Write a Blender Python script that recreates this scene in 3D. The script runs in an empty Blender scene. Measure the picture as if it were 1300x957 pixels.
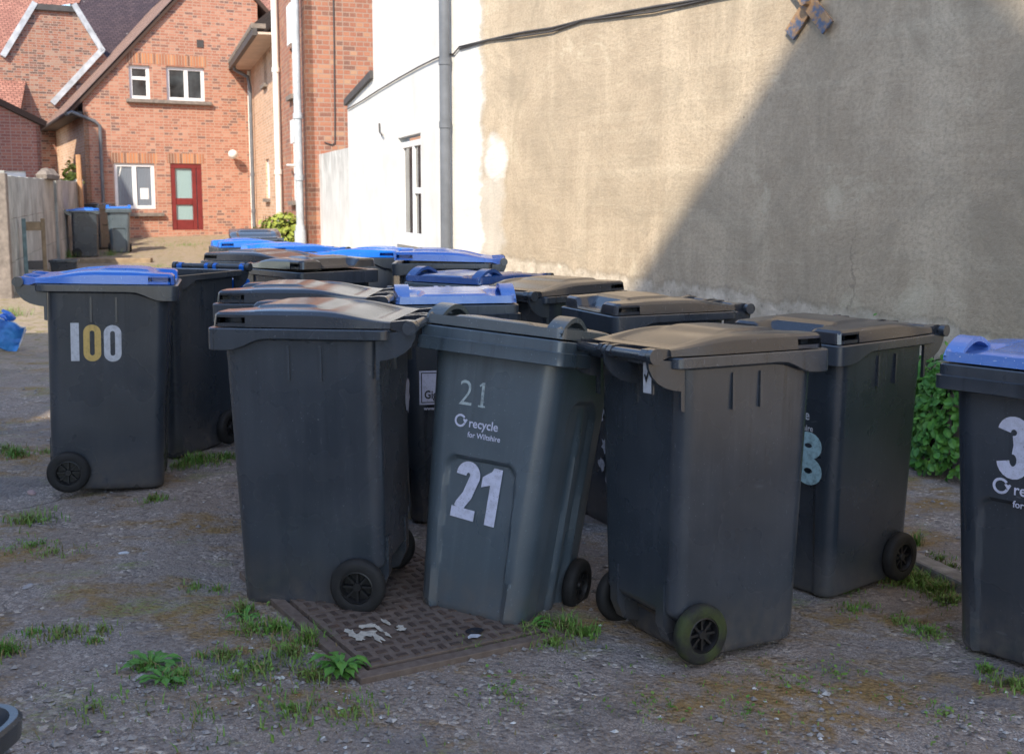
import bpy, math, random
from math import sin, cos, pi, radians
from mathutils import Vector, Matrix
from mathutils.geometry import tessellate_polygon
from mathutils import noise as mnoise

random.seed(7)
scene = bpy.context.scene
COL = scene.collection

# ------------------------------------------------------------------ camera numbers
F, H, PITCH = 1388.0, 1.478, 0.1257
def ray(px, py):
    c, s = cos(PITCH), sin(PITCH)
    return (Vector((0, c, -s)) + Vector((1, 0, 0)) * ((px - 650) / F) - Vector((0, s, c)) * ((py - 433) / F))
CAM = Vector((0, 0, H))

def lerp_tab(x, xs, ys):
    if x <= xs[0]: return ys[0]
    for i in range(len(xs) - 1):
        if x <= xs[i + 1]:
            t = (x - xs[i]) / (xs[i + 1] - xs[i]); return ys[i] + (ys[i + 1] - ys[i]) * t
    return ys[-1]
def gz(x, y):
    z = lerp_tab(y, [0, 6, 12, 16, 25, 32, 60, 200], [0, 0, .05, .12, .30, .68, 1.0, 1.4])
    return z - .05 * max(-1.5, min(1.5, x)) * max(0, min(1, (14 - y) / 8))
def ground_at(px, py):
    d = ray(px, py); t = 1.0
    for _ in range(60):
        p = CAM + d * t
        t += (p.z - gz(p.x, p.y)) / max(1e-4, -d.z) * .8
    return CAM + d * t

# ------------------------------------------------------------------ helpers
class MB:
    def __init__(s): s.v = []; s.f = []; s.uv = None
    def add(s, vs, fs):
        o = len(s.v); s.v += [Vector(v) for v in vs]; s.f += [tuple(i + o for i in f) for f in fs]; return s
    def box(s, x0, x1, y0, y1, z0, z1, M=None):
        vs = [Vector((x, y, z)) for z in (z0, z1) for y in (y0, y1) for x in (x0, x1)]
        if M: vs = [M @ v for v in vs]
        return s.add(vs, [(0, 2, 3, 1), (4, 5, 7, 6), (0, 1, 5, 4), (2, 6, 7, 3), (0, 4, 6, 2), (1, 3, 7, 5)])
    def tube(s, pts, r, n=10, cap=True):
        pts = [Vector(p) for p in pts]; rs = r if isinstance(r, (list, tuple)) else [r] * len(pts)
        vs = []; fs = []; up = None
        for i, p in enumerate(pts):
            t = (pts[min(i + 1, len(pts) - 1)] - pts[max(i - 1, 0)]).normalized()
            if up is None:
                up = Vector((0, 0, 1)) if abs(t.z) < .9 else Vector((1, 0, 0))
            a = t.cross(up).normalized(); b = a.cross(t).normalized(); up = b
            for k in range(n):
                w = 2 * pi * k / n; vs.append(p + (a * cos(w) + b * sin(w)) * rs[i])
        for i in range(len(pts) - 1):
            for k in range(n):
                k2 = (k + 1) % n; fs.append((i * n + k, i * n + k2, (i + 1) * n + k2, (i + 1) * n + k))
        if cap: fs.append(tuple(range(n - 1, -1, -1))); fs.append(tuple((len(pts) - 1) * n + k for k in range(n)))
        return s.add(vs, fs)
    def prism(s, poly, d0, d1, fn):
        """poly: 2-D outline; fn(u,v,d)->Vector"""
        n = len(poly)
        vs = [fn(u, v, d0) for u, v in poly] + [fn(u, v, d1) for u, v in poly]
        fs = [tuple(range(n - 1, -1, -1)), tuple(range(n, 2 * n))] + [(i, (i + 1) % n, n + (i + 1) % n, n + i) for i in range(n)]
        return s.add(vs, fs)
    def lathe(s, prof, n, fn):
        """prof: (r, a) ; fn(r cos, r sin, a)"""
        m = len(prof); vs = []; fs = []
        for k in range(n):
            w = 2 * pi * k / n
            for r, a in prof: vs.append(fn(r * cos(w), r * sin(w), a))
        for k in range(n):
            k2 = (k + 1) % n
            for i in range(m - 1): fs.append((k * m + i, k2 * m + i, k2 * m + i + 1, k * m + i + 1))
        return s.add(vs, fs)
    def mesh(s, name, mat, smooth=False, recalc=True):
        me = bpy.data.meshes.new(name)
        me.from_pydata([tuple(v) for v in s.v], [], s.f); me.update()
        if recalc:
            import bmesh
            bm = bmesh.new(); bm.from_mesh(me); bmesh.ops.recalc_face_normals(bm, faces=bm.faces); bm.to_mesh(me); bm.free()
        if s.uv is not None:
            pass
        if mat: me.materials.append(mat)
        if smooth:
            me.polygons.foreach_set('use_smooth', [True] * len(me.polygons))
            if smooth is not True: me.set_sharp_from_angle(angle=radians(smooth))
        return me
    def build(s, name, mat, parent=None, smooth=False, bevel=0, recalc=True):
        return link(name, s.mesh(name, mat, smooth, recalc), parent, bevel)
def link(name, me, parent=None, bevel=0):
    o = bpy.data.objects.new(name, me); COL.objects.link(o)
    if parent: o.parent = parent
    if bevel:
        b = o.modifiers.new('bevel', 'BEVEL'); b.width = bevel; b.segments = 2; b.limit_method = 'ANGLE'; b.angle_limit = radians(40)
    return o
def thing(name, label, cat, loc=(0, 0, 0), rz=0, group=None):
    o = bpy.data.objects.new(name, None); COL.objects.link(o); o.empty_display_size = .1
    o.location = loc; o.rotation_euler = (0, 0, rz); o['label'] = label; o['category'] = cat
    if group: o['group'] = group
    return o
def tag(o, label=None, cat=None, group=None, kind=None):
    if label: o['label'] = label
    if cat: o['category'] = cat
    if group: o['group'] = group
    if kind: o['kind'] = kind
    return o

# ------------------------------------------------------------------ materials
class NT:
    def __init__(s, name):
        s.m = bpy.data.materials.new(name); s.m.use_nodes = True; s.t = s.m.node_tree
        s.b = s.t.nodes['Principled BSDF']; s.out = s.t.nodes['Material Output']
    def n(s, typ, **kw):
        x = s.t.nodes.new(typ)
        for k, v in kw.items():
            if k in x.inputs: x.inputs[k].default_value = v
            else: setattr(x, k, v)
        return x
    def l(s, a, b): s.t.links.new(a, b)
    def coord(s, out='Object'): return s.n('ShaderNodeTexCoord').outputs[out]
    def mapping(s, vec, scale=(1, 1, 1), loc=(0, 0, 0), rot=(0, 0, 0)):
        m = s.n('ShaderNodeMapping'); m.inputs['Scale'].default_value = scale; m.inputs['Location'].default_value = loc
        m.inputs['Rotation'].default_value = rot
        s.l(vec, m.inputs['Vector']); return m.outputs[0]
    def noise(s, vec, scale, detail=4, rough=.55, dist=0):
        x = s.n('ShaderNodeTexNoise', Scale=scale, Detail=detail, Roughness=rough, Distortion=dist)
        s.l(vec, x.inputs['Vector']); return x.outputs['Fac']
    def ramp(s, fac, stops, interp='LINEAR'):
        r = s.n('ShaderNodeValToRGB'); r.color_ramp.interpolation = interp
        e = r.color_ramp.elements
        while len(e) < len(stops): e.new(.5)
        for el, (p, c) in zip(e, stops):
            el.position = p; el.color = (c, c, c, 1) if isinstance(c, (int, float)) else (*c, 1)
        s.l(fac, r.inputs[0]); return r.outputs[0]
    def mix(s, fac, a, b, mode='MIX'):
        x = s.n('ShaderNodeMix', data_type='RGBA', blend_type=mode)
        for sock, v in ((x.inputs[0], fac), (x.inputs[6], a), (x.inputs[7], b)):
            if isinstance(v, (int, float)): sock.default_value = v
            elif isinstance(v, (tuple, list)): sock.default_value = (*v, 1)
            else: s.l(v, sock)
        return x.outputs[2]
    def math(s, op, a, b=0):
        x = s.n('ShaderNodeMath', operation=op)
        for sock, v in ((x.inputs[0], a), (x.inputs[1], b)):
            if isinstance(v, (int, float)): sock.default_value = v
            else: s.l(v, sock)
        return x.outputs[0]
    def sep(s, vec):
        x = s.n('ShaderNodeSeparateXYZ'); s.l(vec, x.inputs[0]); return x.outputs
    def bump(s, h, strength=.3, dist=.01):
        x = s.n('ShaderNodeBump'); x.inputs['Strength'].default_value = strength; x.inputs['Distance'].default_value = dist
        s.l(h, x.inputs['Height']); s.l(x.outputs[0], s.b.inputs['Normal'])
    def base(s, v):
        if isinstance(v, tuple): s.b.inputs['Base Color'].default_value = (*v, 1)
        else: s.l(v, s.b.inputs['Base Color'])
        return s
    def rough(s, v):
        if isinstance(v, (int, float)): s.b.inputs['Roughness'].default_value = v
        else: s.l(v, s.b.inputs['Roughness'])
        return s
def simple(name, col, rough=.6, var=.15, scale=8, metallic=0, bump=0):
    t = NT(name); v = t.coord()
    nz = t.noise(v, scale, 5)
    d = tuple(c * (1 - var) for c in col); l = tuple(min(1, c * (1 + var)) for c in col)
    t.base(t.ramp(nz, [(.3, d), (.7, l)])); t.rough(rough); t.b.inputs['Metallic'].default_value = metallic
    if bump: t.bump(t.noise(v, scale * 4, 4), bump)
    return t.m

def plastic(name, col, dust=(.16, .155, .15), rough=.42, dustamt=.35, streak=True):
    t = NT(name); v = t.coord()
    info = t.n('ShaderNodeObjectInfo')
    vv = t.n('ShaderNodeVectorMath', operation='ADD'); t.l(v, vv.inputs[0])
    rnd = t.math('MULTIPLY', info.outputs['Random'], 37.0)
    t.l(rnd, vv.inputs[1]); v2 = vv.outputs[0]
    big = t.noise(v2, 3.2, 6, .6)
    st = t.noise(t.mapping(v2, (26, 26, 2.2)), 1.0, 5, .6)
    sp = t.noise(v2, 160, 2, .5)
    scr = t.noise(t.mapping(v2, (9, 160, 30), rot=(.5, .3, .7)), 1.0, 3, .5)
    c = t.mix(t.ramp(big, [(.40, 0.0), (.72, dustamt * 1.2)]), col, dust)
    if streak: c = t.mix(t.ramp(st, [(.50, 0.0), (.76, dustamt * .75)]), c, dust)
    if streak: c = t.mix(t.math('MULTIPLY', t.ramp(t.noise(t.mapping(v2, (34, 34, 1.3), (3, 5, 1)), 1.0, 4, .6), [(.56, 0), (.70, .55)]), t.ramp(t.sep(v)[2], [(.35, 0), (.95, 1)])), c, tuple(x * .45 for x in col))
    c = t.mix(t.math('MULTIPLY', t.ramp(sp, [(.70, 0.0), (.75, .8)]), t.ramp(big, [(.35, .2), (.6, 1)])), c, tuple(min(1, d * 2.6) for d in dust))
    scr2 = t.noise(t.mapping(v2, (140, 7, 22), rot=(.2, .9, .1)), 1.0, 3, .5)
    c = t.mix(t.math('MULTIPLY', t.math('MAXIMUM', t.ramp(scr, [(.70, 0.0), (.73, .5)]), t.ramp(scr2, [(.72, 0.0), (.75, .5)])), t.ramp(t.noise(v2, 5, 3), [(.45, 0), (.65, 1)])), c, tuple(min(1, d * 2.4) for d in dust))
    # dirt splashed up from the ground
    z = t.sep(v)[2]
    sepd = t.math('MULTIPLY', t.ramp(z, [(0.0, 1.0), (.22, 0.0)]), t.ramp(t.noise(v2, 22, 5), [(.30, .1), (.70, .75)]))
    c = t.mix(sepd, c, (.12, .105, .09))
    t.base(c)
    t.rough(t.ramp(t.noise(v2, 4, 3, .5), [(.3, rough - .04), (.7, rough + .09)]))
    t.b.inputs['Specular IOR Level'].default_value = .9; t.b.inputs['Coat Weight'].default_value = .18; t.b.inputs['Coat Roughness'].default_value = rough * .9
    t.bump(t.noise(v2, 420, 2), .10, .002)
    return t.m

def brick(name, cols, mortar, row=.075, w=.225, msize=.010, dirt=.35, mort_s=.1, squash=.55):
    t = NT(name); uv = t.coord('UV')
    wob = t.noise(uv, 2.5, 3)
    vv = t.n('ShaderNodeVectorMath', operation='MULTIPLY_ADD')
    t.l(uv, vv.inputs[0]); vv.inputs[1].default_value = (1, 1, 1)
    cmb = t.n('ShaderNodeCombineXYZ'); t.l(t.math('MULTIPLY', t.math('SUBTRACT', wob, .5), .012), cmb.inputs[1]); t.l(cmb.outputs[0], vv.inputs[2])
    b = t.n('ShaderNodeTexBrick'); b.offset = .5; b.squash = squash; b.squash_frequency = 2
    t.l(vv.outputs[0], b.inputs['Vector'])
    for k, val in (('Scale', 1.0), ('Mortar Size', msize), ('Mortar Smooth', mort_s), ('Bias', 0), ('Brick Width', w), ('Row Height', row)): b.inputs[k].default_value = val
    b.inputs['Color1'].default_value = (0, 0, 0, 1); b.inputs['Color2'].default_value = (1, 1, 1, 1); b.inputs['Mortar'].default_value = (.5, .5, .5, 1)
    c = t.ramp(b.outputs['Color'], cols)
    patch = t.noise(uv, .55, 5, .6)
    c = t.mix(t.ramp(patch, [(.4, 0), (.75, dirt)]), c, tuple(x * .55 for x in cols[len(cols) // 2][1]))
    fine = t.noise(uv, 40, 4)
    c = t.mix(t.ramp(fine, [(.3, .0), (.8, .35)]), c, tuple(min(1, x * 1.35) for x in cols[-1][1]))
    c = t.mix(b.outputs['Fac'], c, mortar)
    t.base(c); t.rough(.9)
    t.bump(t.math('SUBTRACT', t.math('MULTIPLY', fine, .3), b.outputs['Fac']), .5, .012)
    return t.m

def rooftile(name, c1, c2, row=.1, w=.17):
    t = NT(name); uv = t.coord('UV')
    b = t.n('ShaderNodeTexBrick'); b.offset = .5
    t.l(uv, b.inputs['Vector'])
    for k, val in (('Scale', 1.0), ('Mortar Size', .012), ('Mortar Smooth', .6), ('Brick Width', w), ('Row Height', row)): b.inputs[k].default_value = val
    b.inputs['Color1'].default_value = (*c1, 1); b.inputs['Color2'].default_value = (*c2, 1); b.inputs['Mortar'].default_value = (*(x * .25 for x in c1), 1)
    c = t.mix(t.ramp(t.noise(uv, 3, 5), [(.45, 0), (.8, .5)]), b.outputs['Color'], tuple(x * .5 for x in c1))
    c = t.mix(t.ramp(t.noise(uv, 9, 2), [(.72, 0), (.76, .8)]), c, (.5, .47, .45))
    t.base(c); t.rough(.85); t.bump(t.math('SUBTRACT', 0, b.outputs['Fac']), .6, .02)
    return t.m

M = {}
M['bin'] = plastic('bin_dark_plastic', (.027, .036, .049), dust=(.072, .083, .102), rough=.25)
M['bin_grey'] = plastic('bin_grey_plastic', (.060, .084, .104), dust=(.13, .165, .195), rough=.30)
M['lid'] = plastic('lid_dark_plastic', (.022, .026, .035), dust=(.10, .10, .11), rough=.17, dustamt=.16, streak=False)
M['lid_grey'] = plastic('lid_grey_plastic', (.07, .088, .098), dust=(.17, .18, .185), rough=.22, dustamt=.25, streak=False)
M['lid_blue'] = plastic('lid_blue_plastic', (.003, .13, .60), dust=(.08, .22, .58), rough=.24, dustamt=.16, streak=False)
M['lid_faded_sheen'] = plastic('lid_pale_blue_plastic', (.02, .15, .55), dust=(.36, .44, .66), rough=.18, dustamt=.42, streak=False)  # faded blue; on bin I the paleness also paints the white sky reflection
M['lid_navy'] = plastic('lid_faded_blue_plastic', (.006, .065, .27), dust=(.14, .20, .36), rough=.2, dustamt=.28, streak=False)
M['rubber'] = simple('tyre_rubber', (.012, .012, .0125), .75, .35, 30, bump=.15)
M['hub'] = simple('hub_plastic', (.014, .014, .015), .45, .3, 30)
M['steel'] = simple('axle_steel', (.18, .16, .14), .5, .3, 20, metallic=.8)
def mossy():
    t = NT('mossy_tyre_rubber'); v = t.coord()
    c = t.mix(t.ramp(t.noise(v, 14, 5), [(.38, 0), (.60, .85)]), (.018, .018, .017), (.045, .06, .016))
    t.base(c); t.rough(.85); t.bump(t.noise(v, 90, 4), .3); return t.m
M['mossy'] = mossy()
def sticker(name, col, wear=.25):
    t = NT(name); v = t.coord()
    c = t.mix(t.ramp(t.noise(v, 45, 5), [(.45, 0), (.72, wear)]), col, tuple(x * .35 for x in col))
    c = t.mix(t.ramp(t.noise(v, 260, 3), [(.62, 0), (.68, .7)]), c, tuple(x * .25 for x in col))
    t.base(c); t.rough(.5); return t.m
M['white_vinyl'] = sticker('white_vinyl', (.55, .57, .62), .4)
M['lilac_vinyl'] = sticker('pale_lilac_vinyl', (.56, .58, .72), .35)
M['gold_vinyl'] = sticker('gold_vinyl', (.62, .43, .14), .35)
M['silver_vinyl'] = sticker('worn_silver_vinyl', (.42, .50, .52), .9)
M['teal_vinyl'] = sticker('faded_teal_vinyl', (.36, .55, .62), .8)
M['dark_ink'] = sticker('dark_ink', (.012, .013, .018), .1)
M['paper'] = sticker('worn_paper', (.5, .52, .58), .6)

# ------------------------------------------------------------------ 2-D lettering
def stroke(pts, w, closed=False):
    pts = [Vector((p[0], p[1])) for p in pts]; n = len(pts); L = []; R = []
    for i, p in enumerate(pts):
        a = pts[(i - 1) % n] if (closed or i > 0) else None
        b = pts[(i + 1) % n] if (closed or i < n - 1) else None
        d1 = (p - a).normalized() if a is not None else (b - p).normalized()
        d2 = (b - p).normalized() if b is not None else d1
        t = (d1 + d2); t = t.normalized() if t.length > 1e-6 else d1
        nn = Vector((-t.y, t.x)); k = 1 / max(.5, nn.dot(Vector((-d1.y, d1.x))))
        L.append(p + nn * w / 2 * k); R.append(p - nn * w / 2 * k)
    vs = [(v.x, v.y, 0) for v in L + R]; fs = []
    for i in range(n if closed else n - 1):
        j = (i + 1) % n; fs.append((i, j, n + j, n + i))
    return vs, fs
def arc(cx, cy, rx, ry, a0, a1, n=14):
    return [(cx + rx * cos(radians(a0 + (a1 - a0) * i / n)), cy + ry * sin(radians(a0 + (a1 - a0) * i / n))) for i in range(n + 1)]
def digit(ch, h, w, t):
    """stroked digit in a box w x h, stroke t"""
    out = MB(); r = w / 2 - t / 2
    def S(p, closed=False, tt=t):
        vs, fs = stroke(p, tt, closed); out.add([(v[0], v[1], .0003 * (len(out.v) > 0)) for v in vs], fs)
    if ch == '0':
        S(arc(w / 2, h - w / 2, r, r, 0, 180, 12) + arc(w / 2, w / 2, r, r, 180, 360, 12), True)
    elif ch == 'I':
        S([(w / 2, 0), (w / 2, h)])
    elif ch == '1':
        x = w * .62; out.add([(x - t / 2, 0, 0), (x + t / 2, 0, 0), (x + t / 2, h, 0), (x - t * .35, h, 0), (x - t * .5, h * .93, 0), (x - t * 1.35, h * .80, 0), (x - t * 1.35, h * .62, 0), (x - t / 2, h * .69, 0)],
                             [(0, 1, 2, 3, 4, 7), (4, 5, 6, 7)])
    elif ch == '2':
        c = h - w / 2
        S(arc(w / 2, c, r, r * 1.05, 185, -28, 14) + [(w * .58, h * .42), (w * .34, h * .24), (t * .72, t * .9)])
        out.add([(0, 0, .0004), (w, 0, .0004), (w, t * .95, .0004), (0, t * .95, .0004)], [(0, 1, 2, 3)])
    elif ch == '3':
        q = h * .27
        S(arc(w / 2, h - q, r * .94, q - t / 2, 172, -92, 16)); S(arc(w / 2, q - .01 * h, r, q - .01 * h - t / 2 + .012, 92, -172, 16))
    elif ch == '8':
        q = h * .26
        S(arc(w / 2, h - q, r * .95, q - t / 2, 0, 345, 18), True); S(arc(w / 2, q, r, q - t / 2 + .01 * h, 0, 345, 18), True)
    return out
_fc = {}
def text_mesh(s, size, bold=0.0, sx=1.0):
    cu = bpy.data.curves.new('lettering', 'FONT'); cu.body = s; cu.size = size; cu.offset = bold; cu.resolution_u = 3
    o = bpy.data.objects.new('lettering', cu); COL.objects.link(o)
    dg = bpy.context.evaluated_depsgraph_get(); dg.update()
    me0 = o.evaluated_get(dg).to_mesh(); mb = MB()
    mb.add([(v.co.x * sx, v.co.y, 0) for v in me0.vertices], [tuple(p.vertices) for p in me0.polygons])
    o.evaluated_get(dg).to_mesh_clear(); bpy.data.objects.remove(o); bpy.data.curves.remove(cu)
    return mb
def place2d(mb, Mx):
    mb.v = [Mx @ v for v in mb.v]; return mb

# ------------------------------------------------------------------ wheelie bin geometry
def rrect(hw, y0, y1, r, ns=14, nc=6):
    """points from front-left corner round; returns list of (x,y)"""
    r = max(1e-3, min(r, hw - 1e-3, (y1 - y0) / 2 - 1e-3))
    pts = []
    cs = [(hw - r, y0 + r, -90), (hw - r, y1 - r, 0), (-hw + r, y1 - r, 90), (-hw + r, y0 + r, 180)]
    for i, (cx, cy, a) in enumerate(cs):
        arcp = [(cx + r * cos(radians(a + 90 * k / nc)), cy + r * sin(radians(a + 90 * k / nc))) for k in range(nc + 1)]
        pts += arcp
        nx, ny, na = cs[(i + 1) % 4]
        e = (nx + r * cos(radians(na)), ny + r * sin(radians(na))); st = arcp[-1]
        pts += [(st[0] + (e[0] - st[0]) * k / ns, st[1] + (e[1] - st[1]) * k / ns) for k in range(1, ns)]
    return pts
def ss(a, b, x):
    t = max(0, min(1, (x - a) / (b - a))); return t * t * (3 - 2 * t)
ST = {1: dict(hwb=.207, hwt=.252, fb=-.268, ft=-.300, back=.256, r=.048),
      2: dict(hwb=.205, hwt=.256, fb=-.272, ft=-.305, back=.256, r=.075)}
ZT = .985
def prof(st, z):
    p = ST[st]; k = z / ZT
    hw = p['hwb'] + (p['hwt'] - p['hwb']) * k; fy = p['fb'] + (p['ft'] - p['fb']) * k
    by = p['back'] - .085 * (1 - ss(.09, .17, z))
    return hw, fy, by, p['r']
def sdf(x, z, w, top, rc):
    qx = abs(x) - (w - rc); qz = z - (top - rc)
    return math.hypot(max(qx, 0), max(qz, 0)) - rc + min(max(qx, qz), 0)
def disp(st, x, y, z, hw, fy, by):
    """dents and ribs pressed into the shell; returns inward amounts (dx toward 0, dy inward at the front)"""
    dx = dy = 0
    if y < fy + .02:
        d = 1 - ss(-.013, .003, sdf(x, z + 1, .142, 1.565, .05))
        dy += (.020 if st == 2 else .010) * d
    if abs(abs(x) - hw) < .004 and st == 2:
        c = -.005
        d = 1 - ss(-.018, .004, sdf(y - c, z + 1, .115 + .02 * z, 1.80, .09))
        rib = (1 - ss(.012, .03, abs(y - c - .03))) * (1 - ss(.62, .80, z))
        dx += .020 * d - .016 * rib * d
    return dx, dy
def body_mesh(st, mat):
    mb = MB(); rows = []
    zs = [0, .004, .015] + [.03 + i * (.955 / 110) for i in range(111)]
    for j, z in enumerate(zs):
        hw, fy, by, r = prof(st, z)
        ins = {0: .014, 1: .006, 2: .001}.get(j, 0)
        row = []
        for x, y in rrect(hw - ins, fy + ins, by - ins, r, 44):
            dx, dy = disp(st, x, y, z, hw, fy, by)
            row.append(Vector((x - math.copysign(dx, x), y + dy, z)))
        rows.append(row)
    for z in [ZT, .7, .4, .12]:                                  # inner skin
        hw, fy, by, r = prof(st, z)
        rows.append([Vector((x, y, z + (.002 if z == ZT else 0))) for x, y in rrect(hw - .032, fy + .032, by - .008, r, 44)])
    n = len(rows[0])
    vs = [v for r_ in rows for v in r_]; fs = []
    for j in range(len(rows) - 1):
        for k in range(n): fs.append((j * n + k, j * n + (k + 1) % n, (j + 1) * n + (k + 1) % n, (j + 1) * n + k))
    fs.append(tuple(range(n - 1, -1, -1))); fs.append(tuple((len(rows) - 1) * n + k for k in range(n)))
    mb.add(vs, fs)
    if st == 1:
        for s in (-1, 1):
            for y in (-.06, .055):
                x0, x1 = .243, .2572
                mb.box(*(sorted((s * x0, s * x1))), y - .005, y + .005, .835, .955)
    # axle brackets
    for s in (-1, 1):
        mb.prism([(.15, .03), (.235, .06), (.262, .12), (.262, .26), (.15, .2)], s * .115, s * .160, lambda u, v, d: Vector((d, u, v)))
    # hinge webs
    web = [(.25, .84), (.263, .845), (.264, .908), (.29, .912), (.325, .922), (.353, .938), (.374, .96), (.387, .985), (.391, 1.012), (.36, 1.012), (.25, 1.0)]
    for x in (-.247, 0, .247):
        mb.prism(web, x - .006, x + .006, lambda u, v, d: Vector((d, u, v)))
    return mb.mesh('body', mat, 38)
def rim_mesh(st, mat):
    mb = MB(); ot = rrect(.281 if st == 1 else .292, -.345 if st == 1 else -.357, .302, .03, 18)
    def lower(y):
        if st == 1: return .938 + .042 * ss(-.27, -.13, y)
        return .925
    rows = []
    def ring(off, zf):
        rows.append([Vector((x - off * x / abs(x) if abs(x) > .2 else x, y + (off if y < -.2 else (-off if y > .25 else 0)), zf(y))) for x, y in ot])
    inner = rrect(.250, -.296, .254, .05, 18)
    rows.append([Vector((x, y, min(lower(y) + .02, .972))) for x, y in inner])
    ring(.006, lambda y: lower(y)); ring(.001, lambda y: lower(y) + .003)
    if st == 2:
        ring(.001, lambda y: .968); ring(.0, lambda y: .971); ring(.009, lambda y: .974); ring(.009, lambda y: 1.008)
        ring(.012, lambda y: 1.012)
    else:
        ring(.001, lambda y: 1.012); ring(.005, lambda y: 1.016)
    rows.append([Vector((x * .985, y * .985, 1.013)) for x, y in inner])
    rows.append([Vector((x * .98, y * .98, .985)) for x, y in inner])
    n = len(ot); fs = []
    for j in range(len(rows) - 1):
        for k in range(n): fs.append((j * n + k, j * n + (k + 1) % n, (j + 1) * n + (k + 1) % n, (j + 1) * n + k))
    mb.add([v for r_ in rows for v in r_], fs)
    return mb.mesh('rim', mat, 30)
def bar_mesh(mat):
    mb = MB()
    mb.tube([(-.262, 0.374, 1.024), (.262, 0.374, 1.024)], .0175, 14)
    for x in (-.262, .262): mb.tube([(x - .012, 0.374, 1.024), (x + .012, 0.374, 1.024)], .0245, 18)
    for x in (-.235, 0, .235): mb.tube([(x - .008, 0.374, 1.024), (x + .008, 0.374, 1.024)], .021, 14)
    return mb.mesh('hinge_bar', mat, 40)
def lid_mesh(st, mat):
    """lid with hand grips at the front corners; z measured from rim top"""
    mb = MB(); X = .262 if st == 1 else .272; y0, y1 = (-.325, .302) if st == 1 else (-.335, .302)
    NX, NY = 44, 48; z0 = 1.019
    def top(x, y):
        ax = abs(x) / X
        k = ss(.33, -.05, y) if y > -.05 else 1.0
        k = 1 - ss(.02, .34, y)
        if st == 1:
            hgt = .022 + .028 * k
            dome = .013 * (1 - (ax) ** 6) * (1 - ss(.10, .27, y)) * ss(-.34, -.10, y)
            h = hgt + dome
            rec = (1 - ss(.105, .140, abs(x))) * (1 - ss(-.262, -.215, y))
            h = h * (1 - rec) + .012 * rec
            plate = (1 - ss(.15, .155, abs(x))) * ss(-.205, -.20, y) * (1 - ss(-.03, .06, y))
            h += .007 * plate
            pan = (1 - ss(.17, .20, abs(x))) * ss(.0, .07, y) * (1 - ss(.22, .26, y))
            h -= .010 * pan
        else:
            h = .022 + .020 * k + .010 * (1 - ax ** 3) * (1 - ss(.1, .28, y)) * ss(-.34, -.15, y)
            scoop = ss(.135, .165, abs(x)) * (1 - ss(.235, .262, abs(x))) * (1 - ss(-.16, -.10, y)) * ss(-.345, -.30, y)
            h -= .018 * scoop
            pan = (1 - ss(.15, .175, abs(x))) * ss(-.27, -.25, y)
            h -= .006 * pan * (1 - ss(.2, .25, y))
        e = 1 - (1 - min(1, (1 - ax) / .035)) ** 2 * .16
        f = 1 - (1 - min(1, (y - y0) / .014)) ** 2 * .18
        return max(.004, h * e * f)
    xs = [-X + 2 * X * i / NX for i in range(NX + 1)]; ys = [y0 + (y1 - y0) * j / NY for j in range(NY + 1)]
    vs = []; fs = []
    def taper(y): return 1 - .05 * ss(.12, .315, y)
    cr = .03
    def fit(x, y):
        # round the front corners
        xx = x * taper(y); dx = abs(xx) - (X - cr); dyy = (y0 + cr) - y
        if dx > 0 and dyy > 0:
            L = math.hypot(dx, dyy)
            m = max(dx, dyy)
            if L > 0: s = m / L; xx = math.copysign(X - cr + dx * s, xx); y = y0 + cr - dyy * s
        return xx, y
    for y in ys:
        for x in xs:
            xx, yy = fit(x, y); vs.append((xx, yy, z0 + top(x, y)))
    W = NX + 1
    for j in range(NY):
        for i in range(NX): fs.append((j * W + i, j * W + i + 1, (j + 1) * W + i + 1, (j + 1) * W + i))
    mb.add(vs, fs)
    # skirt, with a notch in each side under the grip
    per = [(i, 0) for i in range(NX + 1)] + [(NX, j) for j in range(1, NY + 1)] + [(i, NY) for i in range(NX - 1, -1, -1)] + [(0, j) for j in range(NY - 1, 0, -1)]
    n = len(per)
    for a in range(n):
        (i, j), (i2, j2) = per[a], per[(a + 1) % n]
        A = Vector(vs[j * W + i]); B = Vector(vs[j2 * W + i2])
        side = (i == i2) and i in (0, NX)
        notch = st == 1 and side and -.305 < (A.y + B.y) / 2 < -.205
        out = lambda P, o: Vector((P.x + (math.copysign(o, P.x) if abs(P.x) > X - cr else 0), P.y - (o if P.y < y0 + cr else 0), P.z))
        A1 = Vector((A.x, A.y, z0)); B1 = Vector((B.x, B.y, z0))
        if not notch:
            mb.add([A, B, out(B1, .004), out(A1, .004)], [(0, 1, 2, 3)])
        else:
            zt = .009; zl = .013; d = .05
            At = A - Vector((0, 0, zt)); Bt = B - Vector((0, 0, zt)); Al = A1 + Vector((0, 0, zl)); Bl = B1 + Vector((0, 0, zl))
            sgn = -math.copysign(d, A.x)
            mb.add([A, B, Bt, At], [(0, 1, 2, 3)]); mb.add([Al, Bl, B1, A1], [(0, 1, 2, 3)])
            I = [p + Vector((sgn, 0, 0)) for p in (At, Bt, Bl, Al)]
            mb.add(I, [(0, 1, 2, 3)]); mb.add([At, Bt, I[1], I[0]], [(0, 1, 2, 3)]); mb.add([Al, Bl, I[2], I[3]], [(0, 1, 2, 3)])
            for P, Q, K1, K2 in ((At, Al, I[0], I[3]), (Bt, Bl, I[1], I[2])):
                if abs(P.y + .305) < .016 or abs(P.y + .205) < .016: mb.add([P, Q, K2, K1], [(0, 1, 2, 3)])
    mb.add([(-X * .94, y1, z0), (X * .94, y1, z0), (X, y0, z0), (-X, y0, z0)], [(0, 1, 2, 3)])
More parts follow.
